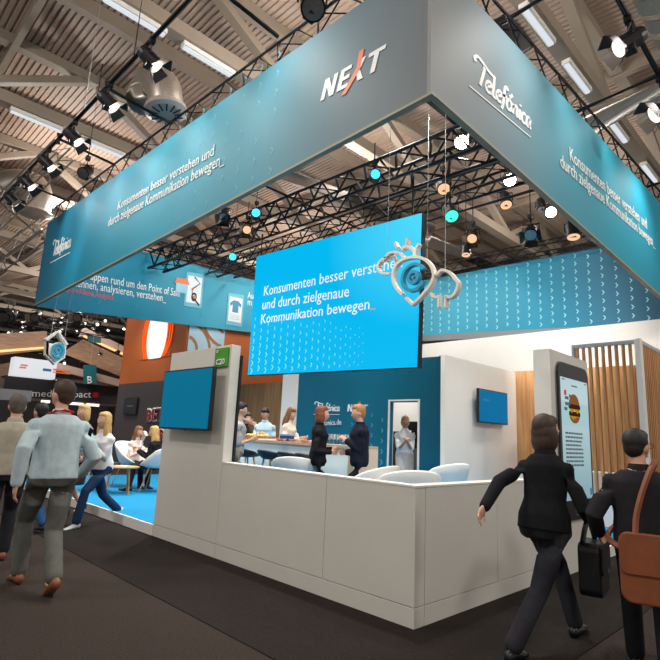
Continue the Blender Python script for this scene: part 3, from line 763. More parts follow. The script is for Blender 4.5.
bm = nb(); tube(bm, [(-.92, 4.6, 6.84), (-.92, 4.6, 9.5)], .012, 6); tag(obj('chain', bm, black), 'black hoist chain holding the left lamp bar at top left', 'chain')
bm = nb(); tube(bm, [(-.92, 6.6, 6.84), (-.92, 6.6, 11.2)], .012, 6); tag(obj('chain', bm, wire), 'thin hoist cable rising from the middle of the left lamp bar', 'chain')
# outer right lamp bar
rb = thing('lamp_bar', 'black lamp bar at the top right beside the round duct', 'bar', (6, -.98, 6.8))
bm = nb(); tube(bm, [(.5, -.98, 6.8), (12, -.98, 6.8)], .035, 8); obj('pipe', bm, black, rb)
for x in (2.0, 4.5, 8.0):
    bm = nb(); tube(bm, [(x, -.98, 6.8), (x, .2, 6.72)], .035, 8); tube(bm, [(x, -.98, 6.7), (x, -.98, 6.9)], .05, 8); obj('crossbar', bm, black, rb)
stage_lamp('black barn-door lamp on the right lamp bar, near the top right corner', (3.05, -.98, 6.77), (-.5, .8, -.6), _m['dim_lamp_glow'], .95, group='lamps on the right lamp bar')
stage_lamp('black barn-door lamp at the right frame edge by the round duct', (4.75, -.98, 6.77), (-.5, .8, -.6), _m['dim_lamp_glow'], 1.1, group='lamps on the right lamp bar')
# glaring lamps and others inside
for (x, y, z), lab in (((3.06, 1.44, 6.3), 'most glaring white lamp, behind the right sign just below the script logo'), ((4.64, 1.44, 6.3), 'middle one of the three glaring white lamps behind the right sign'), ((6.37, 1.44, 6.3), 'farthest of the three glaring white lamps behind the right sign')):
    stage_lamp(lab, (x, y, z), (-.75, -.55, -.6), mat('glaring_lamp', (255, 244, 220), .3, emit=40), .85, False, 'glaring lamps behind the right sign')
def lamp_px(px, py, ax, val, lab, aim, glow, s=1, doors=False, name='stage_lamp', group=None):
    s *= .8; p = at(px, py, ax, val); t = stage_lamp(lab, p+V((0, 0, .34*s)), aim, glow, s, doors, group, name)
    q = p+V((0, 0, .34*s)); bm = nb(); tube(bm, [q+V((0, 0, .04)), (q.x, q.y, 6.25 if q.z < 6.1 else 9.5)], .012, 6); obj('hanger', bm, black, t); return t
lamp_px(374, 176, 0, SX-.3, 'cyan lit lamp hanging from two chains above the big screen', (-.6, -.8, -.2), lampb, .8)
lamp_px(256, 214, 0, SX-.3, 'cyan lit lamp on the truss near the left end of the big screen', (-.6, -.8, -.2), lampb, .9)
lamp_px(247, 228, 0, SX-.3, 'warm lit lamp just left of the cyan one above the big screen', (-.4, -.6, -.6), lampd, .9, True)
lamp_px(233, 257, 1, 9.5, 'cyan lit lamp low on the far truss left of the big screen', (-.6, -.8, -.3), lampb, 1.0)
lamp_px(450, 212, 0, 3.4, 'turquoise lit flat lamp under the truss right of the big screen', (-.4, -.5, -.8), lampg, 1.1)
lamp_px(443, 185, 0, 3.6, 'dark lamp with warm lens under the truss right of the cyan lamps', (-.4, -.4, -.8), lampd, 1.1)
lamp_px(505, 200, 1, 2.2, 'dark twin-lens lamp between the glaring lamps', (-.3, -.3, -.9), lampd, 1.2)
lamp_px(466, 250, 0, 8.6, 'lamp with warm lens above the left half of the arrow-marked sign', (-.2, -.1, -1), lampd, 1.2)
lamp_px(473, 236, 0, 5.4, 'dark barn-door lamp on the thin pipe above the arrow-marked sign', (-.6, -.2, -.6), lampd, 1.0, True)
lamp_px(531, 232, 0, 5.4, 'dark barn-door lamp at the right end of the thin pipe', (-.6, -.2, -.6), steel, 1.1, True)
lamp_px(573, 230, 1, 1.2, 'lamp with warm lens at the corner behind the right sign', (-.2, -.1, -1), lampd, 1.3)
lamp_px(312, 5, 0, -.05, 'big black moving lamp on the left sign truss at the top of the frame', (-.3, -.5, -.8), steel, 1.35, False, 'moving_lamp')
lamp_px(86, 172, 0, -.05, 'black moving lamp on the left sign truss near its far end', (-.5, -.5, -.6), steel, 1.2, False, 'moving_lamp')
lamp_px(225, 214, 1, 7.5, 'dark unlit lamp at the left end of the lit truss', (-.4, -.4, -.8), steel, 1.1, True)
lamp_px(541, 205, 1, 2.0, 'slim dark lamp below the third glaring lamp', (-.2, -.2, -.9), steel, 1.0)

# ------------------------------------------------------------------ ducts
def ringed(bm, pts, r, n=14):
    tube(bm, pts, r, 20)
t = thing('air_duct', 'galvanised air duct elbow with a round slotted outlet at upper left', 'duct', (.4, 6.6, 7.6))
C1 = at(166, 112, 2, 7.55)
bm = nb(); el = smooth_pts([at(143, 100, 2, 8.0), at(146, 92, 2, 8.3), at(156, 82, 2, 8.35), at(164, 90, 2, 8.0), C1], 6); tube(bm, el, .34, 24); obj('elbow', bm, duct, t, smooth=True)
bm = nb(); d = V((.12, -.1, -1)).normalized(); lathe(bm, [(.36, -.12), (.40, -.1), (.42, 0), (.30, .06), (.12, .08)], C1, d, 24); out = obj('outlet', bm, mat('pale_outlet', (190, 182, 174), .4, metal=.5), t)
bm = nb(); u, v = frame(d)
for k in range(14):
    a = 2*pi*k/14; w = u*cos(a)+v*sin(a); bar(bm, C1+w*.16+d*.08, C1+w*.34+d*.055, .03, .012)
obj('slots', bm, blackp, out)
t = thing('air_duct', 'smaller galvanised duct outlet low at the far left', 'duct', (.9, 17, 7.6))
A = at(33, 206, 1, 17.0); bm = nb(); el = smooth_pts([A+V((-.9, .6, .5)), A+V((-.5, .3, .75)), A+V((0, 0, .6)), A+V((.05, 0, -.2))], 6); tube(bm, el, .5, 20); obj('elbow', bm, duct, t, smooth=True)
bm = nb(); lathe(bm, [(.52, .1), (.6, 0), (.4, -.1), (.1, -.12)], A+V((.05, 0, -.25)), (0, 0, 1), 20); obj('outlet', bm, _m['pale_outlet'], t)
t = thing('air_duct', 'big round galvanised duct running along the top right edge', 'duct', (8, -.75, 8.2))
bm = nb(); tube(bm, [(2.5, -.95, 8.6), (25, -.95, 8.6)], .32, 28); obj('pipe', bm, duct, t, smooth=True)
for i in range(24):
    x = 3+i*.55; bm = nb(); tube(bm, [(x, -.95, 8.6), (x+.03, -.95, 8.6)], .332, 28); obj('seam', bm, duct, t)
t = thing('air_duct', 'round galvanised duct crossing behind the right front sign truss', 'duct', (7, 0, 8.0))
p0, p1 = at(590, 122, 2, 7.9), at(662, 90, 2, 7.9)
bm = nb(); tube(bm, [p0, p0+(p1-p0)*2], .26, 24); obj('pipe', bm, duct, t, smooth=True)
bm = nb(); tube(bm, [p0+(p1-p0)*.0, p0+(p1-p0)*-.45], .22, 20); obj('tail', bm, mat('pale_pipe', (206, 198, 188), .5), t, smooth=True)
t = thing('air_duct', 'long round grey duct seen under the left sign, across the roof', 'duct', (5, 9.5, 8.8))
p0, p1 = at(270, 168, 2, 9.2), at(352, 198, 2, 9.2)
bm = nb(); tube(bm, [p0-(p1-p0)*.3, p1+(p1-p0)*1.2], .26, 24); obj('pipe', bm, duct, t, smooth=True)
t = thing('air_duct', 'round grey duct behind the tree outline sign under the roof', 'duct', (8, 6, 8.8))
p0, p1 = at(425, 238, 2, 9.0), at(462, 254, 2, 9.0)
bm = nb(); tube(bm, [p0-(p1-p0)*.0, p1+(p1-p0)*1.6], .32, 24); obj('pipe', bm, duct, t, smooth=True)
bm = nb(); p = at(500, 35, 2, ZR-.02); bx(bm, p.x-.5, p.x+.8, p.y-.45, p.y+.45, ZR-.1, ZR-.02); tag(obj('roof_hatch', bm, blackp), 'black square opening in the roof deck behind the right sign truss', 'hatch')
truss('lattice_truss', at(-10, 222, 1, 16), at(64, 150, 1, 12.8), .5, alul, 'pale lattice truss rising under the left lamp bar', r=.03)
truss('lattice_truss', at(-10, 268, 1, 20), at(48, 226, 1, 17), .5, alul, 'pale lattice truss beside the far end of the left sign', r=.035)
# ------------------------------------------------------------------ furniture on the stand
def shell_bm(r=.3, back=.36, arms=.2, seat=.03, low=.5, squash=.95):
    """one-piece tub shell: bowl whose rim is high at the back (-x) and low at the front"""
    bm = nb(); NR, NA = 9, 36; th = .018
    def pt(i, j, o):
        a = 2*pi*j/NA; t = i/NR
        f = (1-cos(a-0))/2                       # 0 at front (+x), 1 at back
        h = (arms*min(1, f*2.2) if f < .45 else arms+(back-arms)*((f-.45)/.55)**.7) if True else 0
        rr = r*(t**.75)*(1+.10*f*t)
        z = h*max(0, (t-.45)/.55)**1.6 + .02*t
        return V((rr*cos(a)*squash*(1.08 if cos(a) > 0 else 1), rr*sin(a), z+o))
    rows = []
    for o in (0, -th):
        g = [[bm.verts.new(pt(0, 0, o))]] + [[bm.verts.new(pt(i, j, o)+V((cos(2*pi*j/NA), sin(2*pi*j/NA), 0))*(-o*.9*i/NR)) for j in range(NA)] for i in range(1, NR+1)]
        rows.append(g)
    for k, g in enumerate(rows):
        for j in range(NA):
            n = (j+1) % NA
            f = (g[0][0], g[1][j], g[1][n]); bm.faces.new(f if k == 0 else f[::-1])
            for i in range(1, NR):
                f = (g[i][j], g[i+1][j], g[i+1][n], g[i][n]); bm.faces.new(f if k == 0 else f[::-1])
    A, B = rows[0][NR], rows[1][NR]
    for j in range(NA):
        n = (j+1) % NA; bm.faces.new((A[j], B[j], B[n], A[n]))
    return bm
def tub_chair(label, loc, rz, m, group='tub chairs on the stand'):
    t = thing('tub_chair', label, 'chair', loc, rz, group)
    bm = shell_bm(.34, .45, .27); bm.transform(M.Translation((0, 0, .47))); obj('shell', bm, m, t, world=False, smooth=True)
    for sx in (1, -1):
        for sy in (1, -1):
            bm = nb(); tube(bm, [(sx*.13, sy*.13, .47), (sx*.25, sy*.24, 0)], [.02, .012], 8); obj('leg', bm, legwood, t, world=False)
    return t
def on_platform(px, py, z): p = at(px, py, 2, z); return (p.x, p.y, ZP)
G = 'white tub chairs behind the parapet'
c0 = tub_chair('white tub chair behind the left part of the parapet, in front of the bar stools', (1.55, 3.0, ZP+.002), RAD(40), shell, G)
def chair_px(px, py, lab, rz, m=None, zt=.98, back=.0):
    p = at(px, py, 2, zt)
    if m is None: return dup(c0, (p.x, p.y, ZP+.002), rz, lab, G)
    return tub_chair(lab, (p.x, p.y, ZP+.002), rz, m, 'dark tub chairs')
p = at(296, 465, 2, .94); c0.location = (p.x, p.y, ZP+.002); _mw[c0.name] = M.Translation((p.x, p.y, ZP+.002)) @ M.Rotation(RAD(40), 4, 'Z')
chair_px(370, 471, 'white tub chair seen edge-on at the feet of the man in the suit', RAD(100), None, .985)
chair_px(408, 474, 'nearest white tub chair, its wide back just behind the parapet corner', RAD(55), None, 1.01)
chair_px(446, 470, 'white tub chair partly hidden by the nearest one, under the white block corner', RAD(75), None, .95)
chair_px(514, 456, 'dark grey tub chair beside the woman walking past the right parapet', RAD(120), mat('grey_shell', (72, 70, 70), .5), .96)

# lounge group at the left
G = 'white tub chairs in the lounge at left'
ca = dup(c0, (1.64, 8.62, ZP+.002), RAD(-75), 'white tub chair under the seated woman in the pale top', G)
dup(c0, (1.74, 7.62, ZP+.002), RAD(140), 'white tub chair under the seated woman in black, beside the tall wall', G)
tb = thing('side_table', 'low round oak table with papers, in front of the seated woman in black', 'table', (1.0, 7.55, ZP+.002))
zt = ZP+.47
bm = nb(); lathe(bm, [(.28, 0), (.30, .012), (.30, .028), (.28, .035)], (1.0, 7.55, zt), None, 28); obj('table_top', bm, legwood, tb)
for a in (40, 160, 280):
    bm = nb(); tube(bm, [(1.0+.2*cos(RAD(a)), 7.55+.2*sin(RAD(a)), zt), (1.0+.27*cos(RAD(a)), 7.55+.27*sin(RAD(a)), ZP+.002)], [.022, .016], 8); obj('leg', bm, legwood, tb)
bm = nb(); box(bm, (.98, 7.53, zt+.039), (.22, .16, .006), M.Rotation(.4, 3, 'Z')); tag(obj('magazine', bm, white2), 'open pale magazine on the low oak table', 'magazine')
tb = thing('side_table', 'low dark topped table with pale legs, behind the oak one', 'table', (.85, 8.15, ZP+.002))
bm = nb(); lathe(bm, [(.28, 0), (.30, .012), (.30, .03)], (.85, 8.15, ZP+.5), None, 28); obj('table_top', bm, shelld, tb)
for a in (30, 150, 270):
    bm = nb(); tube(bm, [(.85+.2*cos(RAD(a)), 8.15+.2*sin(RAD(a)), ZP+.5), (.85+.27*cos(RAD(a)), 8.15+.27*sin(RAD(a)), ZP+.002)], [.02, .016], 8); obj('leg', bm, white2, tb)
for k, (x, y, lab) in enumerate(((.78, 8.1, 'left one of two white cups on the dark topped table'), (.95, 8.2, 'right one of two white cups on the dark topped table'))):
    t = thing('cup', lab, 'cup', (x, y, ZP+.531), 0, 'white cups')
    bm = nb(); lathe(bm, [(.02, 0), (.036, .02), (.04, .075), (.036, .075), (.03, .02)], (x, y, ZP+.531), None, 14); obj('cup_body', bm, white2, t)
    bm = nb(); tube(bm, [(x+.04, y, ZP+.59), (x+.065, y, ZP+.575), (x+.04, y, ZP+.55)], .005, 6); obj('handle', bm, white2, t)

# bar counter
barw = mat('frosted_panel', (222, 238, 242), .4, noise=.02)
br_ = thing('bar_counter', 'long pale blue bar counter with speckled worktop, stools in front', 'counter', (3.0, 4.2, ZP+.002))
bm = nb(); bx(bm, 2.72, 3.28, 3.27, 6.3, ZP+.002, 1.21); obj('front_panel', bm, barw, br_)
bm = nb(); bx(bm, 2.68, 3.3, 3.15, 6.35, 1.211, 1.255); obj('worktop', bm, mat('speckled_worktop', (182, 160, 138), .4, noise=.25, scale=40), br_)
bm = nb(); bx(bm, 2.70, 3.3, 3.15, 3.265, ZP+.002, 1.21); obj('end_panel', bm, mat('beige_panel', (214, 190, 164), .5), br_)
# bar stools
def bar_stool(label, loc, rz, group):
    t = thing('bar_stool', label, 'stool', loc, rz, group)
    bm = shell_bm(.23, .13, .06); bm.transform(M.Translation((0, 0, .82))); obj('seat', bm, shelld, t, world=False, smooth=True)
    for sx in (1, -1):
        for sy in (1, -1):
            bm = nb(); tube(bm, [(sx*.09, sy*.09, .81), (sx*.2, sy*.2, 0)], [.017, .013], 8); obj('leg', bm, legwood, t, world=False)
    bm = nb(); k = .155
    tube(bm, [(k, k, .26), (-k, k, .26), (-k, -k, .26), (k, -k, .26), (k, k, .26)], .009, 6); obj('footrest', bm, steel, t, world=False)
    return t
st = None
for px, py, lab in ((247, 453, 'leftmost black bar stool, beside the man in the grey shirt'), (271.5, 455, 'second black bar stool from the left'), (292, 457, 'third black bar stool from the left'), (310, 459, 'rightmost black bar stool, partly behind the woman in black')):
    p = at(px, py, 0, 2.36)
    l = (p.x, p.y, ZP+.002)
    st = bar_stool(lab, l, 0, 'black bar stools') if st is None else dup(st, l, 0, lab, 'black bar stools')
# things on the bar
BZ = 1.257
def bar_pt(px, d=.25): p = at(px, 437, 0, 2.7+d); return p.x, p.y
x, y = bar_pt(256, .3)
t = thing('snack_tray', 'wooden tray of snacks on the left end of the bar', 'tray', (x, y, BZ))
bm = nb(); bx(bm, x-.18, x+.18, y-.42, y+.42, BZ, BZ+.015); bx(bm, x-.18, x-.165, y-.42, y+.42, BZ+.015, BZ+.07); bx(bm, x+.165, x+.18, y-.42, y+.42, BZ+.015, BZ+.07); bx(bm, x-.164, x+.164, y-.42, y-.405, BZ+.015, BZ+.07); bx(bm, x-.164, x+.164, y+.405, y+.42, BZ+.015, BZ+.07); obj('tray_box', bm, oakd, t)
bm = nb()
random.seed(3)
for i in range(46): ball(bm, (x+random.uniform(-.14, .14), y+random.uniform(-.37, .37), BZ+random.uniform(.04, .085)), .028, 5)
o = obj('snacks', bm, mat('snack_yellow', (226, 186, 96), .7, noise=.2, scale=20), t); o['kind'] = 'stuff'
x, y = bar_pt(287, .3)
t = thing('display_box', 'small dark blue box display standing on the bar beside the barman', 'box', (x, y, BZ))
bm = nb(); bx(bm, x-.06, x+.06, y-.14, y+.14, BZ, BZ+.10); obj('box_body', bm, mat('navy_card', (24, 56, 110), .5), t)
bm = nb(); bx(bm, x-.07, x+.07, y-.15, y+.15, BZ+.101, BZ+.13); obj('lid', bm, mat('pale_blue_card', (120, 160, 200), .5), t)
x, y = bar_pt(272, .2)
for k in range(1):
    bm = nb(); box(bm, (x, y, BZ+.012), (.2, .5, .02), M.Rotation(.3, 3, 'Z')); tag(obj('napkin_stack', bm, white2), 'flat stack of white napkins on the bar before the barman', 'napkins')
bm = None
for k, px in enumerate((280, 286, 293, 299, 305, 309)):
    x, y = bar_pt(px, .18+.1*(k % 2))
    bm = nb(); lathe(bm, [(.04, 0), (.075, .03), (.085, .045), (.078, .045), (.06, .015)], (x, y, BZ), None, 14)
    tag(obj('snack_bowl', bm, [mat('salmon_bowl', (214, 150, 120), .5), white2][k % 2]), 'small %s bowl on the bar, %s from the left of its row' % (('salmon', 'white')[k % 2], ('first', 'second', 'third', 'fourth', 'fifth', 'sixth')[k]), 'bowl', 'bowls on the bar')
glass = mat('glass', (235, 240, 240), .08, noise=0, trans=.85)
for k, px in enumerate((330, 333.5, 337, 340.5, 344, 347)):
    x, y = bar_pt(px, .2+.12*(k % 2))
    t = thing('wine_glass', 'stemmed glass on the right end of the bar, %s from the left' % ('first', 'second', 'third', 'fourth', 'fifth', 'last')[k], 'glass', (x, y, BZ), 0, 'glasses on the right end of the bar')
    bm = nb(); lathe(bm, [(.03, 0), (.03, .004), (.004, .01), (.004, .07)], (x, y, BZ), None, 12); obj('stem', bm, glass, t)
    bm = nb(); lathe(bm, [(.005, .07), (.03, .09), (.034, .13), (.028, .17)], (x, y, BZ), None, 12); obj('bowl', bm, glass, t)
# teal wall logos
def T_(px, py): return at(px, py, 0, TX)
wlg = thing('wall_lettering', 'white lettering with two logos on the teal wall behind the talking pair', 'sign', (TX, 2.7, 1.5))
o_ = T_(317, 411); script_logo(o_, (T_(339.5, 411)-o_)/6.3, (T_(317.3, 403)-o_)/2.05, (-.006, 0, 0), wlg)
o_ = T_(347.5, 411.5); next_logo(o_, (T_(367, 412)-o_)*.82, T_(348.2, 404.3)-o_, V((-.004, 0, 0)), wlg, V((-.004, 0, 0)))
lettering('telefonica.de', T_(317, 426), T_(341.5, 424.5), T_(317, 420.5), w_text, wlg, NL)
chv = []
for i in range(4):
    for j in range(7): chv.append((-(4.40+i*.28)+.0, .5+j*.21+(.1 if i % 2 else 0), .10*(1-j/16)))
chevrons(chv, (TX-.001, 0, 0), UY, UZ, (-.003, 0, 0), mat('light_teal_print', (84, 178, 198), .6), wlg)
# kitchen behind the door
t = thing('coffee_machine', 'dark coffee machine on a shelf behind the cook', 'machine', (6.45, 4.9, 1.2))
bm = nb(); bx(bm, 6.3, 6.7, 4.35, 4.85, 1.2, 1.3); bx(bm, 6.5, 6.7, 4.35, 4.85, 1.3, 1.75); bx(bm, 6.3, 6.7, 4.35, 4.85, 1.6, 1.8); obj('machine_body', bm, blackp, t, bevel=.01)
bm = nb(); tube(bm, [(6.28, 4.6, 1.55), (6.2, 4.6, 1.5)], .02, 8); obj('portafilter', bm, steel, t)
bm = nb(); bx(bm, 6.15, 6.85, 4.2, 6.0, ZP+.002, 1.199); tag(obj('kitchen_cabinet', bm, mat('grey_cabinet', (92, 94, 98), .5), bevel=.01), 'grey cabinet behind the cook under the coffee machine', 'cabinet')
t = thing('rack', 'dark equipment rack just inside the kitchen doorway', 'rack', (5.35, 4.35, ZP+.002))
bm = nb(); bx(bm, 5.15, 5.6, 4.42, 4.62, ZP+.002, 1.55); obj('rack_body', bm, blackp, t, bevel=.01)
for k in range(4):
    bm = nb(); bx(bm, 5.145, 5.149, 4.44, 4.6, .3+k*.3, .5+k*.3); obj('rack_front', bm, mat('rack_grey', (70, 74, 80), .4), t)
# ------------------------------------------------------------------ people
skin = mat('skin', (214, 164, 136), .55, noise=.03, scale=6); skin_t = mat('skin_tan', (190, 138, 108), .55, noise=.03, scale=6)
eyew = mat('eye_white', (235, 232, 228), .3); eyed = mat('iris', (50, 40, 34), .3); lipm = mat('lip', (176, 100, 90), .5)
h_brown = mat('brown_hair', (62, 42, 30), .6, noise=.25, scale=30, stretch=(4, 4, 1)); h_blond = mat('blond_hair', (206, 164, 104), .55, noise=.2, scale=30, stretch=(4, 4, 1))
h_dark = mat('dark_hair', (32, 26, 24), .6, noise=.2, scale=30); h_red = mat('auburn_hair', (122, 66, 40), .6, noise=.25, scale=30); h_sand = mat('sandy_hair', (170, 118, 72), .6, noise=.2, scale=30)
h_grey = mat('grey_hair', (96, 86, 78), .6, noise=.2, scale=30); h_light = mat('light_brown_hair', (132, 92, 58), .6, noise=.2, scale=30)
def cloth(n, rgb, s=14): return mat(n, rgb, .9, noise=.10, scale=s, spec=.15, bump=.25)
def bake(name, bm, m, parent, voxel, smooth=4, label=None):
    """fuses overlapping closed shapes into one continuous surface"""
    bmesh.ops.recalc_face_normals(bm, faces=bm.faces[:])
    me = bpy.data.meshes.new('raw'); bm.to_mesh(me); bm.free()
    o = bpy.data.objects.new('raw', me); COL.objects.link(o)
    r = o.modifiers.new('r', 'REMESH'); r.mode = 'VOXEL'; r.voxel_size = voxel
    s = o.modifiers.new('s', 'SMOOTH'); s.factor = .5; s.iterations = smooth
    bpy.context.view_layer.update()
    me2 = bpy.data.meshes.new_from_object(o.evaluated_get(bpy.context.evaluated_depsgraph_get()))
    bpy.data.objects.remove(o); bpy.data.meshes.remove(me)
    me2.name = name; me2.materials.clear(); me2.materials.append(m)
    for p in me2.polygons: p.use_smooth = True
    c = bpy.data.objects.new(name, me2); COL.objects.link(c); c.parent = parent; _mw[c.name] = M.Identity(4)
    if label: c['label'] = label
    return c
def ik(a, b, l1, l2, hint):
    a, b = V(a), V(b); d = b-a; L = min(d.length, (l1+l2)*.998); dn = d.normalized()
    x = (l1*l1-l2*l2+L*L)/(2*L); h = sqrt(max(0, l1*l1-x*x)); hv = V(hint); hv = (hv-dn*hv.dot(dn)).normalized()
    return a+dn*x+hv*h, a+dn*L
def person(label, loc, rz, h=1.75, fem=False, sk=None, hair='short', hm=None, top=None, sleeve=1.0, hem=.0, puff=.018, legs=None, skirt=None, shoe=None, feet=((0.03, .10, 0), (0.0, -.10, 0)), hands=None,
           lean=0, twist=0, hy=0, hp=0, sit=None, vox=.011, group=None, barelegs=False, build=1.0, extras=(), toe=(0, 0), heel=0):
    """local frame: +x forward, +y left; feet/hands are (left, right) positions for a 1.75 m figure"""
    k = h/1.75; sk = sk or skin
    t = thing('person', label, 'person', loc, rz, group)
    K = lambda p: V(p)*k
    hipw = .09
    if sit is None:
        pz = .93
        for f in feet:
            r2 = max(0, .845**2-(f[0]*1.0)**2-(abs(f[1])-hipw)**2); pz = min(pz, sqrt(r2)+f[2]+.085)
        pel = V((0, 0, pz))
    else: pel = V(sit)
    Rl = M.Rotation(lean, 3, 'Y'); Rt = Rl @ M.Rotation(twist, 3, 'Z')
    tp = lambda x, y, z: pel + (Rt if z > .2 else Rl) @ V((x, y, z))
    sw = (.152 if fem else .176)*build
    # torso rings (height above the pelvis joint, half width, half depth, forward shift)
    if fem: TR = [(-.10, .10, .09, 0), (-.04, .165, .115, -.01), (.06, .160, .112, -.01), (.17, .125, .095, 0), (.27, .130, .100, .01), (.35, .142, .116, .02), (.405, .140, .098, .0), (.44, .120, .084, -.003), (.465, .098, .074, -.005), (.49, .074, .064, -.004), (.53, .055, .056, 0)]
    else: TR = [(-.10, .10, .09, 0), (-.04, .160, .115, 0), (.06, .155, .115, 0), (.17, .148, .108, 0), (.27, .158, .115, .005), (.35, .170, .122, .01), (.405, .168, .108, 0), (.44, .146, .092, -.003), (.465, .118, .080, -.005), (.49, .088, .070, -.004), (.53, .062, .062, 0)]
    TR = [(z, w*build, d*build, s) for z, w, d, s in TR]
    def torso(bm, inf, z0=-9, z1=9, shr=1):
        rg = []
        for z, w, d, s in TR:
            if z0 <= z <= z1:
                R = Rt if z > .2 else Rl
                rg.append((K(pel+R@V((s, 0, z))), K(R@V((0, w*shr+inf, 0))), K(R@V((d*shr+inf, 0, 0)))))
        sweep(bm, rg, 20)
    nk = tp(0, 0, .50); hc = nk + Rt @ V((.035, 0, .03)) + V((.0, 0, .135))
    sh = [tp(0, sw*s, .392) for s in (1, -1)]
    hd_ = hands or ((.03, sw+.09, pel.z-.14), (.03, -sw-.09, pel.z-.14))
    arms = []
    for i, s in enumerate((1, -1)):
        e, w = ik(sh[i], hd_[i], .285, .255, (-.9, s*.45, -.25)); arms.append((sh[i], e, w))
    lg = []
    for i, s in enumerate((1, -1)):
        hp_ = pel + V((0, hipw*s, -.03)); a = V(feet[i])+V((-.02, 0, .085))
        kn, an = ik(hp_, a, .435, .42, (1, .06*s, .15)); lg.append((hp_, kn, an))
    A_r = (.047, .043, .040, .034, .027) if not fem else (.040, .036, .034, .029, .023)
    L_r = (.088, .070, .054, .052, .036) if not fem else (.086, .068, .049, .048, .033)
    def arm(bm, i, inf, upto=1.0, shr=1):
        s, e, w = arms[i]; P = [s, s.lerp(e, .5), e, e.lerp(w, .4), w]; R = [r*shr*k*build+inf*k for r in A_r]
        if upto < 1: P = [s, s.lerp(e, .5), s.lerp(e, .9)]; R = [(r+.012)*k+inf*k for r in A_r[:3]]
        tube(bm, [K(p) for p in P], R, 12, True)
    def leg(bm, i, inf, shr=1, lo=0):
        hq, kn, an = lg[i]; P = [hq, hq.lerp(kn, .5), kn, kn.lerp(an, .35), an]; R = [r*shr*k*build+inf*k for r in L_r]
        if inf: P[-1] = kn.lerp(an, .96); R[-1] += .012*k
        tube(bm, [K(p) for p in P], R, 14, True)
    # ---- body: torso, neck, head, arms, hands, legs, feet in one surface
    bm = nb()
    torso(bm, 0, shr=.93 if top else 1)
    tube(bm, [K(tp(-.005, 0, .46)), K(nk+V((.01, 0, .03))), K(hc+V((-.015, 0, -.07)))], [.06*k, .052*k, .05*k], 14)
    Rh = M.Rotation(rz*0+twist+hy, 3, 'Z') @ M.Rotation(hp, 3, 'Y')
    def headfn(p):
        x, y, z = p
        q = V((x*.098, y*.076, z*.122))
        if z < 0:
            q.y *= 1-.34*(-z)**1.3; q.x *= 1-.18*(-z)**1.5
            if x > 0: q.x += .012*(-z)
        if x < 0 and z > -.3: q.x *= 1.04
        if x > .6:
            q.x += .026*math.exp(-((z+.22)/.16)**2-(y/.16)**2)           # nose
            q.x -= .010*math.exp(-((z-.06)/.12)**2-((abs(y)-.40)/.18)**2)   # eye sockets
            q.x += .006*math.exp(-((z+.58)/.07)**2-(y/.3)**2)            # lips
            q.x += .008*math.exp(-((z+.9)/.12)**2-(y/.3)**2)
        return K(Rh @ q)
    ball(bm, K(hc), 1, 18, headfn)
    for s in (1, -1): ball(bm, K(hc + Rh @ V((-.005, s*.077, -.012))), 1, 8, lambda p: K(Rh @ V((p.x*.020, p.y*.010, p.z*.032))))
    for i, s in enumerate((1, -1)):
        tube(bm, [K(tp(0, .045*s, .452)), K(sh[i])], [.042*k, A_r[0]*.95*k], 12, True)
        arm(bm, i, 0, shr=.9 if sleeve == 1 and top else 1)
        leg(bm, i, 0, shr=.9 if legs else 1)
        # hand: palm, four bent fingers of different lengths, thumb from the side of the palm
        e, w = arms[i][1], arms[i][2]; d = (w-e).normalized(); side = V((0, s, 0)); n = d.cross(V((1, 0, 0)) if abs(d.x) < .8 else V((0, 0, 1))).normalized()
        if n.dot(V((0, -s, 0))) < 0: n = -n          # palm normal faces the body
        ac = n.cross(d).normalized()                   # across the palm
        if ac.x < 0: ac = -ac                          # thumb side is forward
        pc = w+d*.045
        sweep(bm, [(K(w-d*.01), K(ac*.026), K(n*.019)), (K(w+d*.03), K(ac*.037), K(n*.017)), (K(w+d*.075), K(ac*.041), K(n*.014)), (K(w+d*.09), K(ac*.036), K(n*.010))], 12)
        for q, ln in zip((.031, .0105, -.0105, -.031), (.072, .082, .076, .058)):
            b = w+d*.083+ac*q*.98; d1 = (d+n*.25).normalized(); d2 = (d+n*.9).normalized()
            P = [b-d*.015, b+d1*ln*.5, b+d1*ln*.5+d2*ln*.5]
            tube(bm, [K(p) for p in P], [.0095*k, .0088*k, .0072*k], 8, True)
        b = w+d*.025+ac*.03; P = [b-ac*.012, b+(ac*.8+d*.7+n*.2).normalized()*.035, b+(ac*.8+d*.7+n*.2).normalized()*.035+(d+n*.35+ac*.2).normalized()*.034]
        tube(bm, [K(p) for p in P], [.012*k, .0105*k, .008*k], 8, True)
        an = lg[i][2]; ft = V(feet[i]); up_ = toe[i]
        tube(bm, [K(an), K(an+V((-.025, 0, -.05)))], [.034*k, .030*k], 10, True)
        tube(bm, [K(an+V((-.02, 0, -.05))), K(an+V((.13, 0, -.065)))], [.03*k, .022*k], 10, True)
    body = bake('body', bm, sk, t, vox*k, 2)
    slots = [sk, top or sk, legs or (skirt if skirt and False else sk)]
    for q in slots[1:]: body.data.materials.append(q)
    def segd(c, a, b):
        ab = b-a; u = max(0, min(1, (c-a).dot(ab)/ab.length_squared)); return (c-a-ab*u).length, u
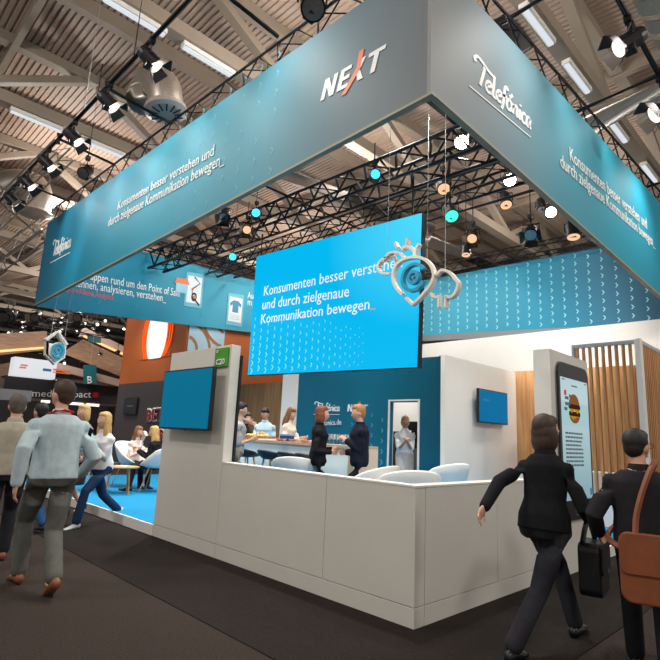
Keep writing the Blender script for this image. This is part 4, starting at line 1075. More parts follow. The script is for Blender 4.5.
    for f in body.data.polygons:
        c = f.center/k; z = Rl.inverted() @ (c-pel); mi = 0
        if -.16 < z.z < .47 and abs(z.y) < .24 and abs(z.x) < .2: mi = 1 if z.z > .06 else 2
        for i in (0, 1):
            for j in (0, 1):
                dd, u = segd(c, lg[i][j], lg[i][j+1])
                if dd < .12 and z.z < .05 and not (j == 1 and u > .9): mi = 2
            d0, u0 = segd(c, arms[i][0], arms[i][1]); d1, u1 = segd(c, arms[i][1], arms[i][2])
            if min(d0, d1) < .07:
                if sleeve == 1: mi = 0 if (d1 < d0 and u1 > .93) else 1
                elif d0 < d1 and u0 < .85: mi = 1
                elif z.z < .4: mi = 0
        f.material_index = mi
    # face
    for s in (1, -1):
        bm = nb(); c = hc + Rh @ V((.080, s*.030, .007)); ball(bm, K(c), .0125*k, 8)
        e = obj('eye', bm, eyew, t, world=False, smooth=True)
        bm = nb(); ball(bm, K(c+Rh @ V((.0085, 0, 0))), .0065*k, 6); obj('iris', bm, eyed, e, world=False, smooth=True)
    bm = nb(); c = hc + Rh @ V((.094, 0, -.070)); ball(bm, K(c), 1, 8, lambda p: K(Rh @ V((p.x*.006, p.y*.023, p.z*.007)))); obj('mouth', bm, lipm, t, world=False, smooth=True)
    # hair
    bm = nb()
    hb = lambda c, r: ball(bm, K(hc + Rh @ V(c)), 1, 12, lambda p: K(Rh @ V((p.x*r[0], p.y*r[1], p.z*r[2]))))
    hb((-.022, 0, .040), (.094, .086, .100)); hb((.012, 0, .082), (.078, .070, .050))
    if hair == 'short': hb((-.045, 0, -.005), (.064, .074, .082))
    else: hb((-.038, 0, -.01), (.074, .092, .10))
    if hair in ('bob', 'long'):
        for s in (1, -1): hb((-.012, s*.070, -.045), (.055, .030, .095 if hair == 'bob' else .11))
        hb((-.05, 0, -.07), (.06, .088, .10))
    if hair == 'long':
        hb((-.065, 0, -.15), (.052, .098, .16))
        for s in (1, -1): hb((.0, s*.075, -.14), (.042, .032, .13))
    if hair == 'bun': hb((-.12, 0, .03), (.05, .05, .05))
    if hair == 'tail': hb((-.11, 0, -.01), (.04, .04, .05)); hb((-.12, 0, -.12), (.03, .035, .11))
    bake('hair', bm, hm or h_brown, t, max(.008, vox*.8)*k, 2)
    # clothes
    if top:
        bm = nb(); torso(bm, puff, z0=-.05-hem, z1=.50)
        if hem:
            c = K(pel+V((0, 0, -hem))); sweep(bm, [(c, V((0, .175*k, 0)), V((.135*k, 0, 0))), (K(pel), V((0, .180*k, 0)), V((.135*k, 0, 0)))], 20)
        for i, s in enumerate((1, -1)):
            arm(bm, i, puff*.75, sleeve); tube(bm, [K(tp(0, .045*s, .452)), K(sh[i])], [(.044+puff*.75)*k, (A_r[0]+puff*.75)*k], 12, True)
        bake('jacket' if puff > .022 else 'shirt', bm, top, t, vox*k, 5)
        bm = nb(); rg = [(K(tp(0, 0, .485)), K(Rt @ V((0, .085, 0))), K(Rt @ V((.075, 0, 0)))), (K(tp(.004, 0, .54)), K(Rt @ V((0, .066, 0))), K(Rt @ V((.066, 0, 0))))]
        sweep(bm, rg, 18); bake('collar', bm, top, t, .008*k, 1)
    if legs:
        bm = nb(); torso(bm, .012, z1=.07)
        for i in (0, 1): leg(bm, i, .014)
        bake('trousers', bm, legs, t, vox*k, 3)
    if skirt:
        bm = nb(); kz = min(lg[0][1].z, lg[1][1].z); c = (lg[0][1]+lg[1][1])/2
        sweep(bm, [(K(pel+V((0, 0, .10))), V((0, .15*k, 0)), V((.11*k, 0, 0))), (K(pel), V((0, .18*k, 0)), V((.14*k, 0, 0))), (K(V((c.x*.8, 0, kz+.02))), V((0, .17*k, 0)), V(((.15+abs(lg[0][1].x-lg[1][1].x)*.4)*k, 0, 0)))], 20)
        bake('skirt', bm, skirt, t, vox*k, 3)
    for i, s in enumerate((1, -1)):
        an = lg[i][2]; bm = nb(); p = toe[i]; Rp = M.Rotation(p, 3, 'Y')
        f = lambda x, y, z: K(an + Rp @ V((x, y, z)))
        hl = heel
        rg = [(f(-.075, 0, -.045+hl*.4), V((0, .020*k, 0)), K(Rp @ V((0, 0, .022)))), (f(-.05, 0, -.042+hl*.4), V((0, .036*k, 0)), K(Rp @ V((0, 0, .042)))), (f(.02, 0, -.045+hl*.2), V((0, .040*k, 0)), K(Rp @ V((0, 0, .040)))), (f(.10, 0, -.062), V((0, .046*k, 0)), K(Rp @ V((0, 0, .024)))), (f(.165, 0, -.068), V((0, .038*k, 0)), K(Rp @ V((0, 0, .017)))), (f(.19, 0, -.070), V((0, .018*k, 0)), K(Rp @ V((0, 0, .010))))]
        sweep(bm, rg, 14); so = obj('shoe', bm, shoe or blackp, t, world=False, smooth=True)
        if heel: bm = nb(); tube(bm, [f(-.055, 0, -.05), f(-.06, 0, -.088)], [.014*k, .008*k], 8); obj('heel', bm, shoe or blackp, so, world=False)
    t['_'] = 0; del t['_']
    return dict(o=t, k=k, pel=pel*k, nk=nk*k, hc=hc*k, sh=[q*k for q in sh], wr=[a[2]*k for a in arms], tp=lambda x, y, z: K(tp(x, y, z)), mw=_mw[t.name], Rh=Rh)
def lanyard(P, m):
    tp = P['tp']; bm = nb()
    tube(bm, [tp(-.07, .03, .50), tp(.02, .075, .50), tp(.135, .03, .36), tp(.145, 0, .22)], .008, 6); tube(bm, [tp(-.07, -.03, .50), tp(.02, -.075, .50), tp(.135, -.03, .36), tp(.145, 0, .22)], .008, 6)
    tube(bm, [tp(-.07, .03, .50), tp(-.075, 0, .505), tp(-.07, -.03, .50)], .01, 6)
    l = obj('lanyard', bm, m, P['o'], world=False)
    bm = nb(); c = tp(.155, 0, .17); box(bm, c, (.006, .09, .12)); obj('badge', bm, white2, l, world=False)
def belt(P, m):
    tp = P['tp']; k = P['k']; bm = nb()
    sweep(bm, [(tp(0, 0, .045), V((0, .183*k, 0)), V((.140*k, 0, 0))), (tp(0, 0, .085), V((0, .181*k, 0)), V((.138*k, 0, 0)))], 24); obj('belt', bm, m, P['o'], world=False)

# foreground, left
c_ltblue = cloth('pale_blue_shirt', (186, 204, 210)); c_gtr = cloth('grey_trousers', (98, 98, 92)); c_white = cloth('white_shirt', (226, 226, 228)); c_black = cloth('black_cloth', (30, 30, 34)); c_char = cloth('charcoal_cloth', (46, 46, 52))
c_jean = cloth('dark_blue_jeans', (34, 58, 92)); c_beige = cloth('beige_jacket', (176, 168, 152)); c_navy = cloth('navy_suit', (30, 32, 46)); brownl = mat('brown_leather', (128, 74, 42), .5, noise=.15, scale=20); redm = cloth('red_ribbon', (190, 40, 44))
P = person('man in pale blue shirt and grey trousers striding away at left, red lanyard on', (-1.84, 2.60, .002), RAD(88), 1.86, hair='short', hm=h_brown, top=c_ltblue, legs=c_gtr, shoe=brownl,
           feet=((.26, .09, 0), (-.30, -.02, .05)), hands=((-.14, .30, .84), (.16, -.27, .88)), lean=RAD(4), hy=RAD(25), vox=.009, puff=.024, toe=(0, .5), build=1.06)
tp = P['tp']; bm = nb(); tube(bm, [tp(-.075, .07, .515), tp(-.085, 0, .525), tp(-.075, -.07, .515), tp(.02, -.09, .50), tp(.10, -.04, .42)], .012, 8); tube(bm, [tp(-.075, .07, .515), tp(.02, .09, .50), tp(.10, .04, .42)], .012, 8); obj('lanyard', bm, redm, P['o'], world=False)
belt(P, mat('belt_leather', (52, 36, 28), .5))
P = person('man in beige jacket with cropped grey hair walking at the left frame edge', (-1.95, 3.62, .002), RAD(80), 1.74, hair='short', hm=h_grey, top=c_beige, legs=cloth('dark_trousers', (44, 44, 50)), shoe=brownl,
           feet=((-.22, .09, .03), (.24, -.09, 0)), hands=((.18, .30, .92), (-.16, -.30, .88)), lean=RAD(5), vox=.010, puff=.03, toe=(.3, 0))
bw = person('blonde woman in white shirt and dark jeans striding left with papers under her arm', (-.32, 5.32, .002), RAD(203), 1.72, True, hair='long', hm=h_blond, top=c_white, legs=c_jean, shoe=mat('pale_sneaker', (196, 198, 200), .5),
           feet=((.42, .07, 0), (-.50, -.07, .06)), hands=((.26, .05, 1.12), (.24, -.12, 1.08)), lean=RAD(3), hy=RAD(-8), vox=.011, toe=(0, .75))
gw = person('blonde woman in grey plaid coat, mostly hidden behind the man in pale blue', (-.36, 6.12, .002), RAD(200), 1.72, True, hair='bob', hm=h_blond, top=cloth('grey_plaid', (136, 134, 132), 30), puff=.03, hem=.14, skirt=c_char, shoe=mat('black_heel', (24, 22, 24), .35),
           feet=((.20, .07, .03), (-.22, -.07, .05)), hands=((.10, .24, .92), (-.05, -.28, .86)), vox=.012, heel=.05, toe=(.2, .4))
person('person in blue jeans and dark jacket beyond the man in beige', (-1.25, 5.2, .002), RAD(110), 1.70, hair='short', hm=h_dark, top=c_char, puff=.03, legs=cloth('blue_jeans', (44, 84, 128)), shoe=mat('dark_shoe', (40, 36, 34), .5),
           feet=((.22, .09, 0), (-.22, -.09, .03)), vox=.013)
def local(P, q): return P['mw'] @ V(q)
w = (bw['wr'][0]+bw['wr'][1])/2 + V((.08, 0, .06))
bm = nb(); box(bm, local(bw, w+V((0, -.02, .03))), (.03, .30, .24), M.Rotation(RAD(203), 3, 'Z') @ M.Rotation(.5, 3, 'X')); tag(obj('folder', bm, mat('pale_folder', (170, 206, 222), .5)), 'pale blue folder held by the blonde woman in jeans', 'folder')
bm = nb(); box(bm, local(bw, w+V((.04, .02, .10))), (.035, .20, .26), M.Rotation(RAD(203), 3, 'Z') @ M.Rotation(-.4, 3, 'X')); tag(obj('handbag', bm, c_black, bevel=.01), 'small black bag clasped to the chest of the blonde woman in jeans', 'bag')
def bag(label, c, rz, s, m, strap=None, name='shoulder_bag'):
    t = thing(name, label, 'bag', c, rz); w, d, hh = s
    bm = nb(); prism(bm, rrect(-w/2, w/2, 0, hh, hh*.16), (0, -d/2, 0), (1, 0, 0), (0, 0, 1), (0, d, 0)); obj('bag_body', bm, m, t, world=False, bevel=.012)
    bm = nb(); prism(bm, rrect(-w*.49, w*.49, hh*.42, hh*1.02, hh*.1), (0, -d/2-.014, 0), (1, 0, 0), (0, 0, 1), (0, .012, 0)); obj('flap', bm, m, t, world=False, bevel=.004)
    bm = nb(); box(bm, (0, -d/2-.02, hh*.47), (.05, .01, .03)); obj('buckle', bm, steel, t, world=False)
    if strap:
        bm = nb(); inv = _mw[t.name].inverted(); tube(bm, [inv @ V(p) for p in smooth_pts(strap, 5)], .02, 6); obj('strap', bm, m, t, world=False)
    return t
c = local(gw, gw['wr'][1]); bag('burgundy handbag carried by the woman in the plaid coat', (c.x, c.y, c.z-.36), RAD(20), (.34, .14, .26), mat('burgundy_leather', (112, 40, 44), .45, noise=.1), [c+V((-.1, 0, -.1)), c+V((0, 0, -.01)), c+V((.1, 0, -.1))], 'handbag')

# foreground, right
rw = person('woman in black jacket and dark trousers striding away past the right parapet', (.52, -.79, .002), RAD(2), 1.80, True, hair='bob', hm=h_brown, top=c_black, puff=.024, legs=c_char, shoe=mat('black_leather', (22, 22, 24), .3),
            feet=((.38, -.06, .0), (-.44, .05, .0)), hands=((-.40, .26, .92), (.24, -.22, .86)), lean=RAD(6), hy=RAD(-25), vox=.009, toe=(-.1, 0))
c = local(rw, rw['wr'][1]); bag('large black handbag held in front of the striding woman in black', (c.x+.02, c.y-.02, c.z-.52), RAD(10), (.36, .15, .36), mat('black_bag_leather', (20, 20, 22), .4, noise=.1), [c+V((-.13, 0, -.17)), c+V((-.06, 0, -.06)), c+V((0, 0, -.02)), c+V((.06, 0, -.06)), c+V((.13, 0, -.17))], 'handbag')
hp_ = at(653, 680, 2, 0)
rm = person('man in dark coat and glasses at the right frame edge, seen from behind', (hp_.x-.0, hp_.y, .002), RAD(18), 1.58, hair='short', hm=h_dark, top=cloth('dark_coat', (44, 42, 46)), puff=.03, hem=.10, legs=c_black, shoe=blackp,
            feet=((.18, .09, 0), (-.16, -.09, .02)), hands=((.12, .29, .92), (-.05, -.30, .86)), hy=RAD(-35), vox=.010, build=1.05)
bm = nb(); Rh = rm['Rh']
for s in (1, -1):
    cc_ = rm['hc'] + Rh @ V((.098, s*.033, .008)); tube(bm, [cc_ + Rh @ V((0, .024*cos(a*pi/6), .018*sin(a*pi/6))) for a in range(13)], .0022, 5); tube(bm, [rm['hc']+Rh @ V((.096, s*.056, .012)), rm['hc']+Rh @ V((.0, s*.086, .014))], .0022, 5)
obj('glasses', bm, blackp, rm['o'], world=False)
l = lambda x, y, z: local(rm, V((x, y, z))*rm['k'])
c = l(-.24, -.10, .54)
bag('brown leather messenger bag slung across the back of the man at right', c, RAD(18-90), (.48, .12, .40), mat('tan_leather', (138, 76, 44), .5, noise=.12, scale=12), [l(-.235, .06, .9), l(-.20, .05, 1.06), l(-.18, .01, 1.22), l(-.14, -.05, 1.38), l(-.06, -.10, 1.47), l(.06, -.10, 1.44), l(.15, -.02, 1.25), l(.165, .10, 1.05), l(.06, .215, .94), l(-.10, .22, .9), l(-.22, .12, .86)], 'messenger_bag')

# people on the stand
Z = ZP+.003
P = person('woman with auburn bob in black cardigan and trousers, facing the man in the suit', (1.98, 3.20, Z), RAD(-42), 1.72, True, hair='bob', hm=h_red, top=c_black, puff=.026, hem=.05, legs=c_black, hands=((.20, .08, 1.08), (.17, -.10, 1.04)), build=.93, vox=.012)
person('man in dark suit with sandy hair, facing the woman with the auburn bob', (2.36, 2.72, Z), RAD(140), 1.765, hair='short', hm=h_sand, top=c_navy, puff=.03, hem=.05, legs=c_navy, hands=((.19, .05, 1.18), (.18, -.07, 1.02)), build=.95, hp=RAD(8), vox=.012)
P = person('cook in white tunic and grey apron with hands together in the kitchen doorway', (5.22, 4.06, Z), RAD(222), 1.76, True, sk=skin_t, hair='bun', hm=h_blond, top=c_white, sleeve=.5, legs=cloth('grey_apron', (188, 186, 182)), skirt=_m['grey_apron'], hands=((.30, .02, 1.20), (.30, -.02, 1.20)), vox=.012)
P = person('barman in sky blue shirt with lanyard, looking down behind the bar', (3.62, 6.60, Z), RAD(215), 1.82, hair='short', hm=h_dark, top=cloth('sky_blue_shirt', (190, 220, 236)), legs=c_char, hands=((.24, .10, 1.16), (.24, -.10, 1.16)), hp=RAD(28), lean=RAD(6), vox=.012)
p0 = at(265, 432, 0, 3.6); 
lanyard(P, cloth('navy_ribbon', (34, 48, 84)))
person('woman in cream blouse with brown hair working behind the bar, right of the barman', (3.58, 5.77, Z), RAD(285), 1.82, True, hair='long', hm=h_light, top=cloth('cream_blouse', (232, 212, 196)), legs=c_black, hands=((.36, .05, 1.14), (.30, -.1, 1.12)), hp=RAD(18), vox=.012)
person('man in grey shirt with hand at his chin, left of the first bar stool', (1.70, 4.89, Z), RAD(330), 1.77, hair='short', hm=h_dark, top=cloth('grey_shirt', (176, 172, 172)), sleeve=.5, legs=cloth('khaki_trousers', (150, 132, 116)), hands=((.16, .03, 1.42), (.22, -.08, 1.12)), hp=RAD(10), vox=.012)
person('dark haired woman in black top looking down, half behind the man in the grey shirt', (3.2, 6.78, Z), RAD(290), 1.70, True, hair='bob', hm=h_dark, top=c_black, legs=c_black, hands=((.26, .05, 1.1), (.26, -.05, 1.1)), hp=RAD(20), vox=.013)
# seated
P = person('seated blonde woman in pale blouse resting her cheek on her hand in the lounge', (1.64, 8.58, Z), RAD(-75), 1.66, True, hair='long', hm=h_light, top=cloth('pale_blouse', (232, 214, 206)), legs=c_black, feet=((.50, .08, 0), (.46, -.08, 0)), sit=(.0, 0, .55), hands=((.24, .10, 1.14), (.34, -.06, .80)), lean=RAD(8), hp=RAD(10), vox=.013)
person('seated blonde woman in black holding a phone in the lounge, beside the tall wall', (1.70, 7.66, Z), RAD(142), 1.68, True, hair='long', hm=h_blond, top=c_black, legs=c_char, feet=((.48, .08, 0), (.52, -.08, 0)), sit=(.0, 0, .55), hands=((.36, .06, .80), (.36, -.05, .82)), lean=RAD(6), hp=RAD(4), vox=.013)
# ------------------------------------------------------------------ neighbouring stands at the left
orange = mat('rust_panel', (188, 96, 40), .7, noise=.03, scale=.8); dgrey = mat('dark_grey_panel', (74, 68, 70), .7, noise=.03)
TX2 = 4.2
tw = thing('exhibition_tower', 'rust orange tower with dark grey base behind the lounge, slogan letters on it', 'tower', (7.0, 13.7, 0))
bm = nb(); bx(bm, TX2, 10.5, 11.45, 15.85, 2.815, 5.6); obj('upper_cladding', bm, orange, tw)
bm = nb(); bx(bm, TX2, 10.5, 11.45, 15.85, .001, 2.81); obj('base', bm, dgrey, tw)
def O_(px, py): return at(px, py, 0, TX2)
# glowing ring picture, cut off at the bottom
rs = thing('ring_screen', 'glowing white oval with orange rings on the rust tower', 'screen', (TX2, 13.4, 3.2))
zb = O_(155, 358.5).z
def clip(pts):
    return [(a, max(b, zb)) for a, b in pts]
c = O_(157, 338); ry = abs(O_(142, 338).y-O_(172, 338).y)/2; rzz = 1.0
bm = nb(); prism(bm, clip(arc(-c.y, c.z+.12, ry*.64, rzz, 0, 352, 40)), (TX2-.012, 0, 0), UY, UZ, (-.01, 0, 0)); obj('oval', bm, mat('white_oval_glow', (255, 244, 238), .4, emit=1.1), rs)
bm = nb(); bx(bm, TX2-.012, TX2-.001, c.y-ry, c.y+ry, zb, zb+1.8)
for v in bm.verts: pass
obj('backing', bm, orange, rs)
og = mat('orange_ring_glow', (255, 92, 20), .4, emit=1.3)
for i, (a, b, dx, dz) in enumerate(((.70, 1.03, .0, .12), (.80, 1.12, .03, .10), (.88, 1.0, -.04, .15), (.76, 1.2, -.06, .05), (.95, 1.1, .04, .2))):
    P_ = [p for p in arc(-c.y+dx, c.z+dz, ry*a, rzz*b, 0, 360, 60) if p[1] >= zb]
    left = sorted([p for p in P_ if p[0] < -c.y+dx], key=lambda p: p[1]); right = sorted([p for p in P_ if p[0] >= -c.y+dx], key=lambda p: p[1])
    bm = nb()
    for L in (left, right):
        if len(L) > 2: stroke(bm, L, .04, (TX2-.022-.003*i, 0, 0), UY, UZ, (-.004, 0, 0))
    obj('ring', bm, og, rs)
# arc patterned panel on the tower's front face
ap = thing('arc_panel', 'pale blue panel with brown arcs, beside the rust tower above the tall white wall', 'panel', (4.9, 11.4, 3.6))
YF = 11.44
bm = nb(); bx(bm, 4.25, 5.5, YF-.03, YF-.001, 3.5, 5.4); obj('board', bm, mat('pale_blue_panel', (176, 204, 216), .5), ap)
bm = nb()
arm_ = mat('tan_arc', (170, 110, 60), .6)
for cx_, cz_, rr in ((4.2, 3.75, .35), (4.2, 3.75, .8), (5.6, 4.9, .5), (5.6, 4.9, .95), (5.6, 3.4, .5)):
    P_ = [p for p in arc(cx_, cz_, rr, rr, 0, 360, 60)]
    seg = []
    for p in P_+[(99, 99)]:
        if 4.26 < p[0] < 5.49 and 3.52 < p[1] < 5.38: seg.append(p)
        else:
            if len(seg) > 2: stroke(bm, seg, .09, (0, YF-.031, 0), (1, 0, 0), UZ, (0, -.008, 0))
            seg = []
obj('arcs', bm, arm_, ap)
# slogan letters and dark picture
redl = mat('red_letter', (176, 40, 36), .5)
for wd, a, b, tp_ in (('BET', (147.2, 422), (163.5, 421), (148, 408)), ('TER', (150.2, 441), (165, 440.5), (150.8, 428.5))):
    lettering(wd, O_(*a), O_(*b), O_(*tp_), w_text, tw, NL, bold=True, thick=.03); 
    off = V((-.04, 0, 0)); lettering(wd, O_(*a)+off+V((0, -.02, .03)), O_(*b)+off+V((0, -.02, .03)), O_(*tp_)+off+V((0, -.02, -.03)), redl, tw, NL, thick=.01)
t = thing('wall_picture', 'small black framed picture on the dark grey tower base', 'picture', (TX2, 15.2, 1.9))
p0, p1 = O_(124.5, 414.5), O_(139.5, 397.5)
bm = nb(); bx(bm, TX2-.06, TX2-.001, min(p0.y, p1.y), max(p0.y, p1.y), p0.z, p1.z); obj('frame', bm, blackp, t)
bm = nb(); bx(bm, TX2-.066, TX2-.061, min(p0.y, p1.y)+.06, max(p0.y, p1.y)-.06, p0.z+.06, p1.z-.06); pic = obj('picture', bm, mat('dark_picture', (34, 38, 50), .4), t)
bm = nb(); ym = (p0.y+p1.y)/2; bx(bm, TX2-.07, TX2-.067, ym-.25, ym+.25, (p0.z+p1.z)/2-.02, (p0.z+p1.z)/2+.02); obj('caption', bm, mat('dim_gold', (120, 110, 90), .5), pic)
# dark fascia stand with white name
YM = 20
ms = thing('fascia_stand', 'dark stand with white lettering and red square on its fascia at far left', 'stand', (4, YM, 0))
black_f = mat('anthracite_fascia', (48, 44, 50), .6, noise=.03)
def M_(px, py, y=YM): return at(px, py, 1, y)
bm = nb(); bx(bm, 1.66, 7.4, YM, YM+.2, 2.28, 3.02); obj('fascia', bm, black_f, ms)
bm = nb(); bx(bm, 1.66, 7.4, YM+3.0, YM+3.2, .001, 2.275); bx(bm, 1.9, 2.05, YM+.05, YM+.2, .001, 2.275); bx(bm, 6.9, 7.4, YM+.05, YM+3, .001, 2.275); obj('walls', bm, mat('dark_wall', (44, 40, 42), .7), ms)
lettering('media impact', M_(32, 396.5), M_(91, 397.6), M_(32.2, 389.2), w_text, ms, NR)
p = M_(92.5, 397.5); bm = nb(); bx(bm, p.x, p.x+.21, YM-.03, YM-.001, p.z, p.z+.22); obj('red_square', bm, mat('red_square_paint', (206, 36, 40), .5), ms)
for k, (a, b, lab) in enumerate(((44, 52, 'left'), (73, 86, 'middle'), (90, 102, 'right'))):
    pa, pb = M_(a, 403.5), M_(b, 405.5); bm = nb(); bx(bm, pa.x, pb.x, YM+.3, YM+.42, 2.14, 2.24); tag(obj('light_bar', bm, mat('shelf_light', (255, 246, 230), .4, emit=1.6)), '%s one of three white light bars under the dark fascia' % lab, 'light', group='light bars under the dark fascia')
t = thing('light_box_sign', 'white box sign with small blue and orange print on top of the dark fascia', 'sign', (2.9, YM-1, 3.2))
p0, p1 = M_(12, 375.5, YM-.6), M_(52, 361, YM-.6)
bm = nb(); bx(bm, p0.x, p1.x+.2, YM-.6, YM-.05, 3.03, p1.z); obj('box_body', bm, mat('white_light_box', (236, 240, 244), .5, emit=.8), t)
zc = (p1.z+3.03)/2
bm = nb(); bx(bm, p0.x+1.0, p0.x+1.3, YM-.61, YM-.601, zc-.07, zc+.03); obj('blue_print', bm, mat('blue_mark', (60, 110, 170), .5), t)
bm = nb(); bx(bm, p0.x+1.36, p0.x+2.0, YM-.61, YM-.601, zc-.01, zc+.06); bx(bm, p0.x+1.36, p0.x+2.0, YM-.61, YM-.601, zc-.10, zc-.05); bx(bm, p0.x+.2, p0.x+.42, YM-.61, YM-.601, zc-.06, zc+.0); bx(bm, p0.x+.22, p0.x+.46, YM-.61, YM-.601, zc+.03, zc+.09); obj('orange_print_marks', bm, o_text, t)
p0, p1 = at(-8, 399, 1, 16), at(32.5, 391, 1, 16)
bm = nb(); bx(bm, p0.x, p1.x, 16, 16.3, p0.z, p1.z); tag(obj('grey_fascia', bm, mat('grey_fascia_paint', (150, 150, 152), .5)), 'plain grey fascia board at the left edge, below the white box sign', 'board')
bm = nb(); bx(bm, p0.x, p1.x-.05, 17.8, 18, .001, p0.z-.02); tag(obj('partition', bm, _m['dark_wall']), 'dark partition under the plain grey fascia at the left edge', 'partition')
# wooden canopies
wl_ = plank_mat('pale_pine', (150, 116, 92), (186, 148, 120), (2, 2, 14)); glow = mat('warm_strip_glow', (255, 196, 130), .4, emit=1.5)
cp = thing('timber_canopy', 'timber canopy with a warm light strip at the left edge, left of the house sign', 'canopy', (1, 22, 3.5))
a, b = at(-10, 334, 1, 22), at(47, 331, 1, 22); a2, b2 = at(-10, 356, 1, 22), at(47, 350, 1, 22)
quad_panel('fascia_board', a2, b2, b, a, (0, .3, 0), wl_, cp)
g0, g1_ = at(-10, 352, 1, 21.95), at(47, 347.5, 1, 21.95); bm = nb(); bar(bm, g0, g1_, .09, .09); obj('light_strip', bm, glow, cp)
cp = thing('timber_canopy', 'slatted timber canopy sloping down to the rust tower, right of the house sign', 'canopy', (5, 21, 3.5))
A0, A1 = at(66, 348, 1, 21), at(128, 392, 1, 21); B0, B1 = at(84, 340, 1, 25), at(128, 362, 1, 25)
A0 = at(64, 352, 1, 20.6); A1 = at(124, 376, 1, 20.6); B0 = at(82, 341, 1, 27); B1 = at(128, 362, 1, 27)
n = 13
for i in range(n):
    s = i/(n-1); bm = nb(); bar(bm, A0.lerp(B0, s), A1.lerp(B1, s), .10, .16); obj('slat', bm, wl_, cp)
bm = nb(); bar(bm, B0.lerp(A0, .0)+V((0, -.2, .25)), B1+V((0, -.2, .25)), .10, .10); obj('light_strip', bm, glow, cp)
bm = nb(); bar(bm, B0+V((0, .2, .5)), B1+V((0, .2, .5)), .5, .5); obj('fascia_board', bm, mat('pinkish_board', (186, 158, 148), .6), cp)
bm = nb(); bar(bm, at(55, 366, 1, 19.8), at(126, 385, 1, 19.8), .16, .3); obj('edge_board', bm, _m['pinkish_board'], cp)
cp = thing('timber_canopy', 'lower timber canopy edge behind the white box sign at far left', 'canopy', (1, 23, 3.0))
quad_panel('fascia_board', at(-10, 378, 1, 23), at(13, 374, 1, 23), at(13, 362, 1, 23), at(-10, 366, 1, 23), (0, .3, 0), wl_, cp)
# hanging hall signs
tm = mat('hall_sign_teal', (20, 110, 116), .5)
t = thing('hall_sign', 'teal hanging hall sign with a white letter B at left', 'sign', (5, 24, 3.4))
q = [at(84, 384, 1, 19.4), at(96.5, 384, 1, 19.4), at(96.5, 365, 1, 19.4), at(84, 365, 1, 19.4)]
quad_panel('panel', *q, (0, .08, 0), tm, t); lettering('B', at(87, 383.5, 1, 19.4), at(92, 383.5, 1, 19.4), at(87, 376, 1, 19.4), w_text, t, NR, bold=True)
bm = nb(); c0_ = at(90, 365, 1, 19.44); tube(bm, [c0_, (c0_.x, c0_.y, 9)], .01, 5); obj('wire', bm, wire, t)
t = thing('hall_sign', 'small teal hanging hall sign just under the far left end of the blue sign', 'sign', (6, 26, 5))
q = [at(88, 341.5, 1, 26), at(101, 343, 1, 26), at(101, 337, 1, 26), at(88, 335.5, 1, 26)]
quad_panel('panel', *q, (0, .1, 0), tm, t); bm = nb(); c0_ = at(94, 336, 1, 26.05); tube(bm, [c0_, (c0_.x, c0_.y, 9.3)], .012, 5); obj('wire', bm, wire, t)
# dark trusses and lamps far behind
FT = 'dark trusses over the far stands'
ordn = ('nearest', 'second nearest', 'third', 'fourth', 'fifth', 'farthest')
for k, (y, z0, z1) in enumerate(((26, 6.3, 6.3), (31, 7.0, 7.0), (37, 8.0, 8.0), (28, 5.4, 5.4), (34, 5.9, 5.9), (43, 7.4, 7.4))):
    truss('lighting_truss', (-2+k*.4, y, z0), (16, y, z1), .5, alu, '%s dark truss across the far stands at left, level %.1f m up' % (ordn[k], z0) if False else ('dark truss over the far stands at left, '+('lowest of the upper four', 'second of the upper four', 'third of the upper four', 'just above the timber canopies', 'second above the timber canopies', 'topmost of the upper four')[k]), FT, 1.0, r=.045)
random.seed(11)
bmL = None
n = 0
for k in range(46):
    px, py = random.uniform(-2, 128), random.choice((random.uniform(318, 336), random.uniform(352, 384)))
    y = random.uniform(24, 40); p = at(px, py, 1, y)
    L = random.random()
    t = thing('spotlight', 'tiny dark spotlight in the cluster hung beyond the timber canopies at left', 'lamp', p, 0, 'far spotlights beyond the timber canopies')
    bm = nb(); lathe(bm, [(.07, -.2), (.12, -.1), (.13, .10)], p, (-.6, -.6, -.4), 10); tube(bm, [p, p+V((0, 0, .5))], .03, 5); obj('lamp_body', bm, black, t)
    bm = nb(); lathe(bm, [(.08, .0), (.08, .02)], p+V((-.6, -.6, -.4)).normalized()*.105, (-.6, -.6, -.4), 10); obj('lens', bm, mat('far_lamp_glow', (255, 244, 226), .4, emit=3.5) if L < .55 else steel, t)
for k, (px, y, zt, zb_) in enumerate(((6, 20, 5.3, 4.4), (11, 22, 5.2, 4.2), (36, 24, 5.5, 4.6), (78, 24, 5.4, 4.3), (70, 27, 5.8, 4.8))):
    p = at(px, 320, 1, y)
    stage_lamp('black lamp beyond the left sign, '+('at the frame edge', 'second from the frame edge', 'left of the house sign', 'under the far sign right of the house sign', 'above the house sign')[k], (p.x, y, p.z+.7), (-.5, -.7, -.5), steel, 1.5, True, 'black lamps beyond the left sign')
# distant visitors and stands to close the view
person('distant person in dark clothes with red scarf beyond the walkers, near the grey fascia', (.55, 13.0, .002), RAD(200), 1.7, hair='short', hm=h_dark, top=c_char, legs=c_char, vox=.018)
person('distant person in red top beyond the walkers, under the dark fascia', (1.65, 14.5, .002), RAD(250), 1.7, True, hair='bob', hm=h_dark, top=redm, legs=c_char, vox=.018)
bm = nb(); bx(bm, -6, 22, 44, 44.3, .001, 5.0); tag(obj('far_stand_wall', bm, mat('far_wall', (110, 96, 86), .7, noise=.1, scale=.6)), 'long brownish stand wall far down the hall at left', 'wall')
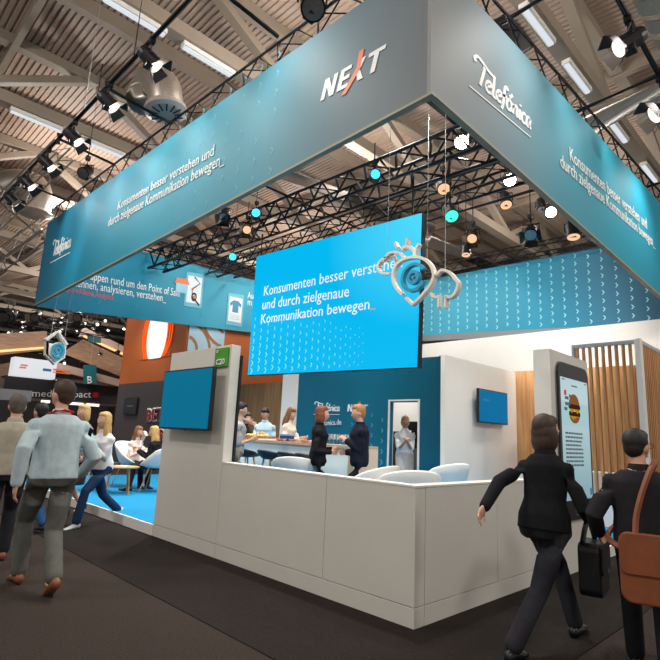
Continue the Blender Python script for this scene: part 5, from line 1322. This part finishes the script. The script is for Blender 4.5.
# ------------------------------------------------------------------ light
w = bpy.data.worlds.new('world'); sc.world = w; w.use_nodes = True
bg = w.node_tree.nodes['Background']; bg.inputs[0].default_value = (1.0, .97, .93, 1); bg.inputs[1].default_value = .42
def spot(loc, to, power, ang, col=(1, .96, .9), blend=.8, r=.12):
    d = bpy.data.lights.new('spot', 'SPOT'); d.energy = power; d.spot_size = RAD(ang); d.spot_blend = blend; d.color = col; d.shadow_soft_size = r
    o = bpy.data.objects.new('spot_light', d); COL.objects.link(o); o.location = loc
    o.rotation_euler = (V(to)-V(loc)).to_track_quat('-Z', 'Y').to_euler(); return o
def point(loc, power, r=.4, col=(1, .95, .88)):
    d = bpy.data.lights.new('point', 'POINT'); d.energy = power; d.shadow_soft_size = r; d.color = col
    o = bpy.data.objects.new('fill_point', d); COL.objects.link(o); o.location = loc; return o
def area(loc, to, power, sx, sy, col=(1, .96, .9)):
    d = bpy.data.lights.new('area', 'AREA'); d.shape = 'RECTANGLE'; d.size = sx; d.size_y = sy; d.energy = power; d.color = col
    o = bpy.data.objects.new('hall_light', d); COL.objects.link(o); o.location = loc
    o.rotation_euler = (V(to)-V(loc)).to_track_quat('-Z', 'Y').to_euler(); return o
# lamp bars on the signs
for y, pw in ((9.75, 170), (8.45, 180), (7.0, 190), (5.45, 180), (4.0, 140), (2.3, 90)): spot((-.9, y, 6.45), (.25, y-.8, 4.9), pw, 110, blend=1, r=.25)
for x, pw in ((1.7, 85), (3.05, 150), (4.75, 150), (6.6, 140)): spot((x, -.95, 6.45), (x-.2, .25, 4.7), pw, 110, blend=1, r=.25)
# stand interior
for x, y in ((3.06, 1.44), (4.64, 1.44), (6.37, 1.44)): spot((x-.2, y-.15, 5.75), (x-1.4, y+1.6, .5), 230, 85, (1, .93, .84))
for x, y, p in ((2.0, 8.0, 800), (1.4, 5.5, 620), (4.2, 4.5, 330), (4.2, 6.6, 330), (7.3, 1.6, 190), (3.2, 3.0, 280), (.9, .9, 330), (.9, 3.0, 330)): spot((x, y, 5.6), (x+.2, y+.3, 0), p, 105, (1, .95, .88))  # last two spots are added to brighten the chairs, no lamps hang there
spot((4.0, -.0+.5, 5.6), (6.5, 3.0, 1.8), 60, 70, (1, .92, .84))
spot((6.0, 5.5, 5.8), (9.3, 4.0, 3.0), 290, 100, (1, .97, .93))
spot((6.8, 2.0, 4.0), (9.3, 2.0, 3.0), 170, 120, (1, .97, .93))
point((6.1, 5.4, 2.6), 22, .2)
for x in (1.5, 4, 6.5): spot((x, 9.4, 5.9), (x, 11.3, 5.2), 80, 100, (1, .97, .93))
for y in (2, 4.5, 7): spot((7.3, y, 5.9), (9.3, y, 5.2), 55, 100, (1, .97, .93))
spot((-.9, 7.8, 6.6), (.25, 10, 3.0), 260, 30)  # added spot to brighten the house sign, no lamp at this place
# fill points added without fittings, to brighten the roof and hall
Q_ = 1.0
for loc, p in (((-5, -5, 8), 900), ((-7, 5, 8), 900), ((6, -7, 8), 900), ((3, 4, 8.6), 500), ((7, 8, 8.6), 500), ((2, 17, 8.8), 700), ((6, 26, 8.8), 900), ((12, 16, 8.8), 700), ((8, 36, 8.8), 900), ((14, 4, 8.6), 500)): point(loc, p*Q_)
for loc, p in (((2.5, 18, 6.0), 250), ((3, 13.5, 5.5), 200), ((1.0, 15, 5), 120)): spot(loc, (loc[0]+1.2, loc[1]+1, 0), p, 110)

sc.view_settings.view_transform = 'Standard'; sc.view_settings.look = 'None'; sc.view_settings.gamma = 1; sc.view_settings.exposure = 0
sc.view_settings.use_curve_mapping = False
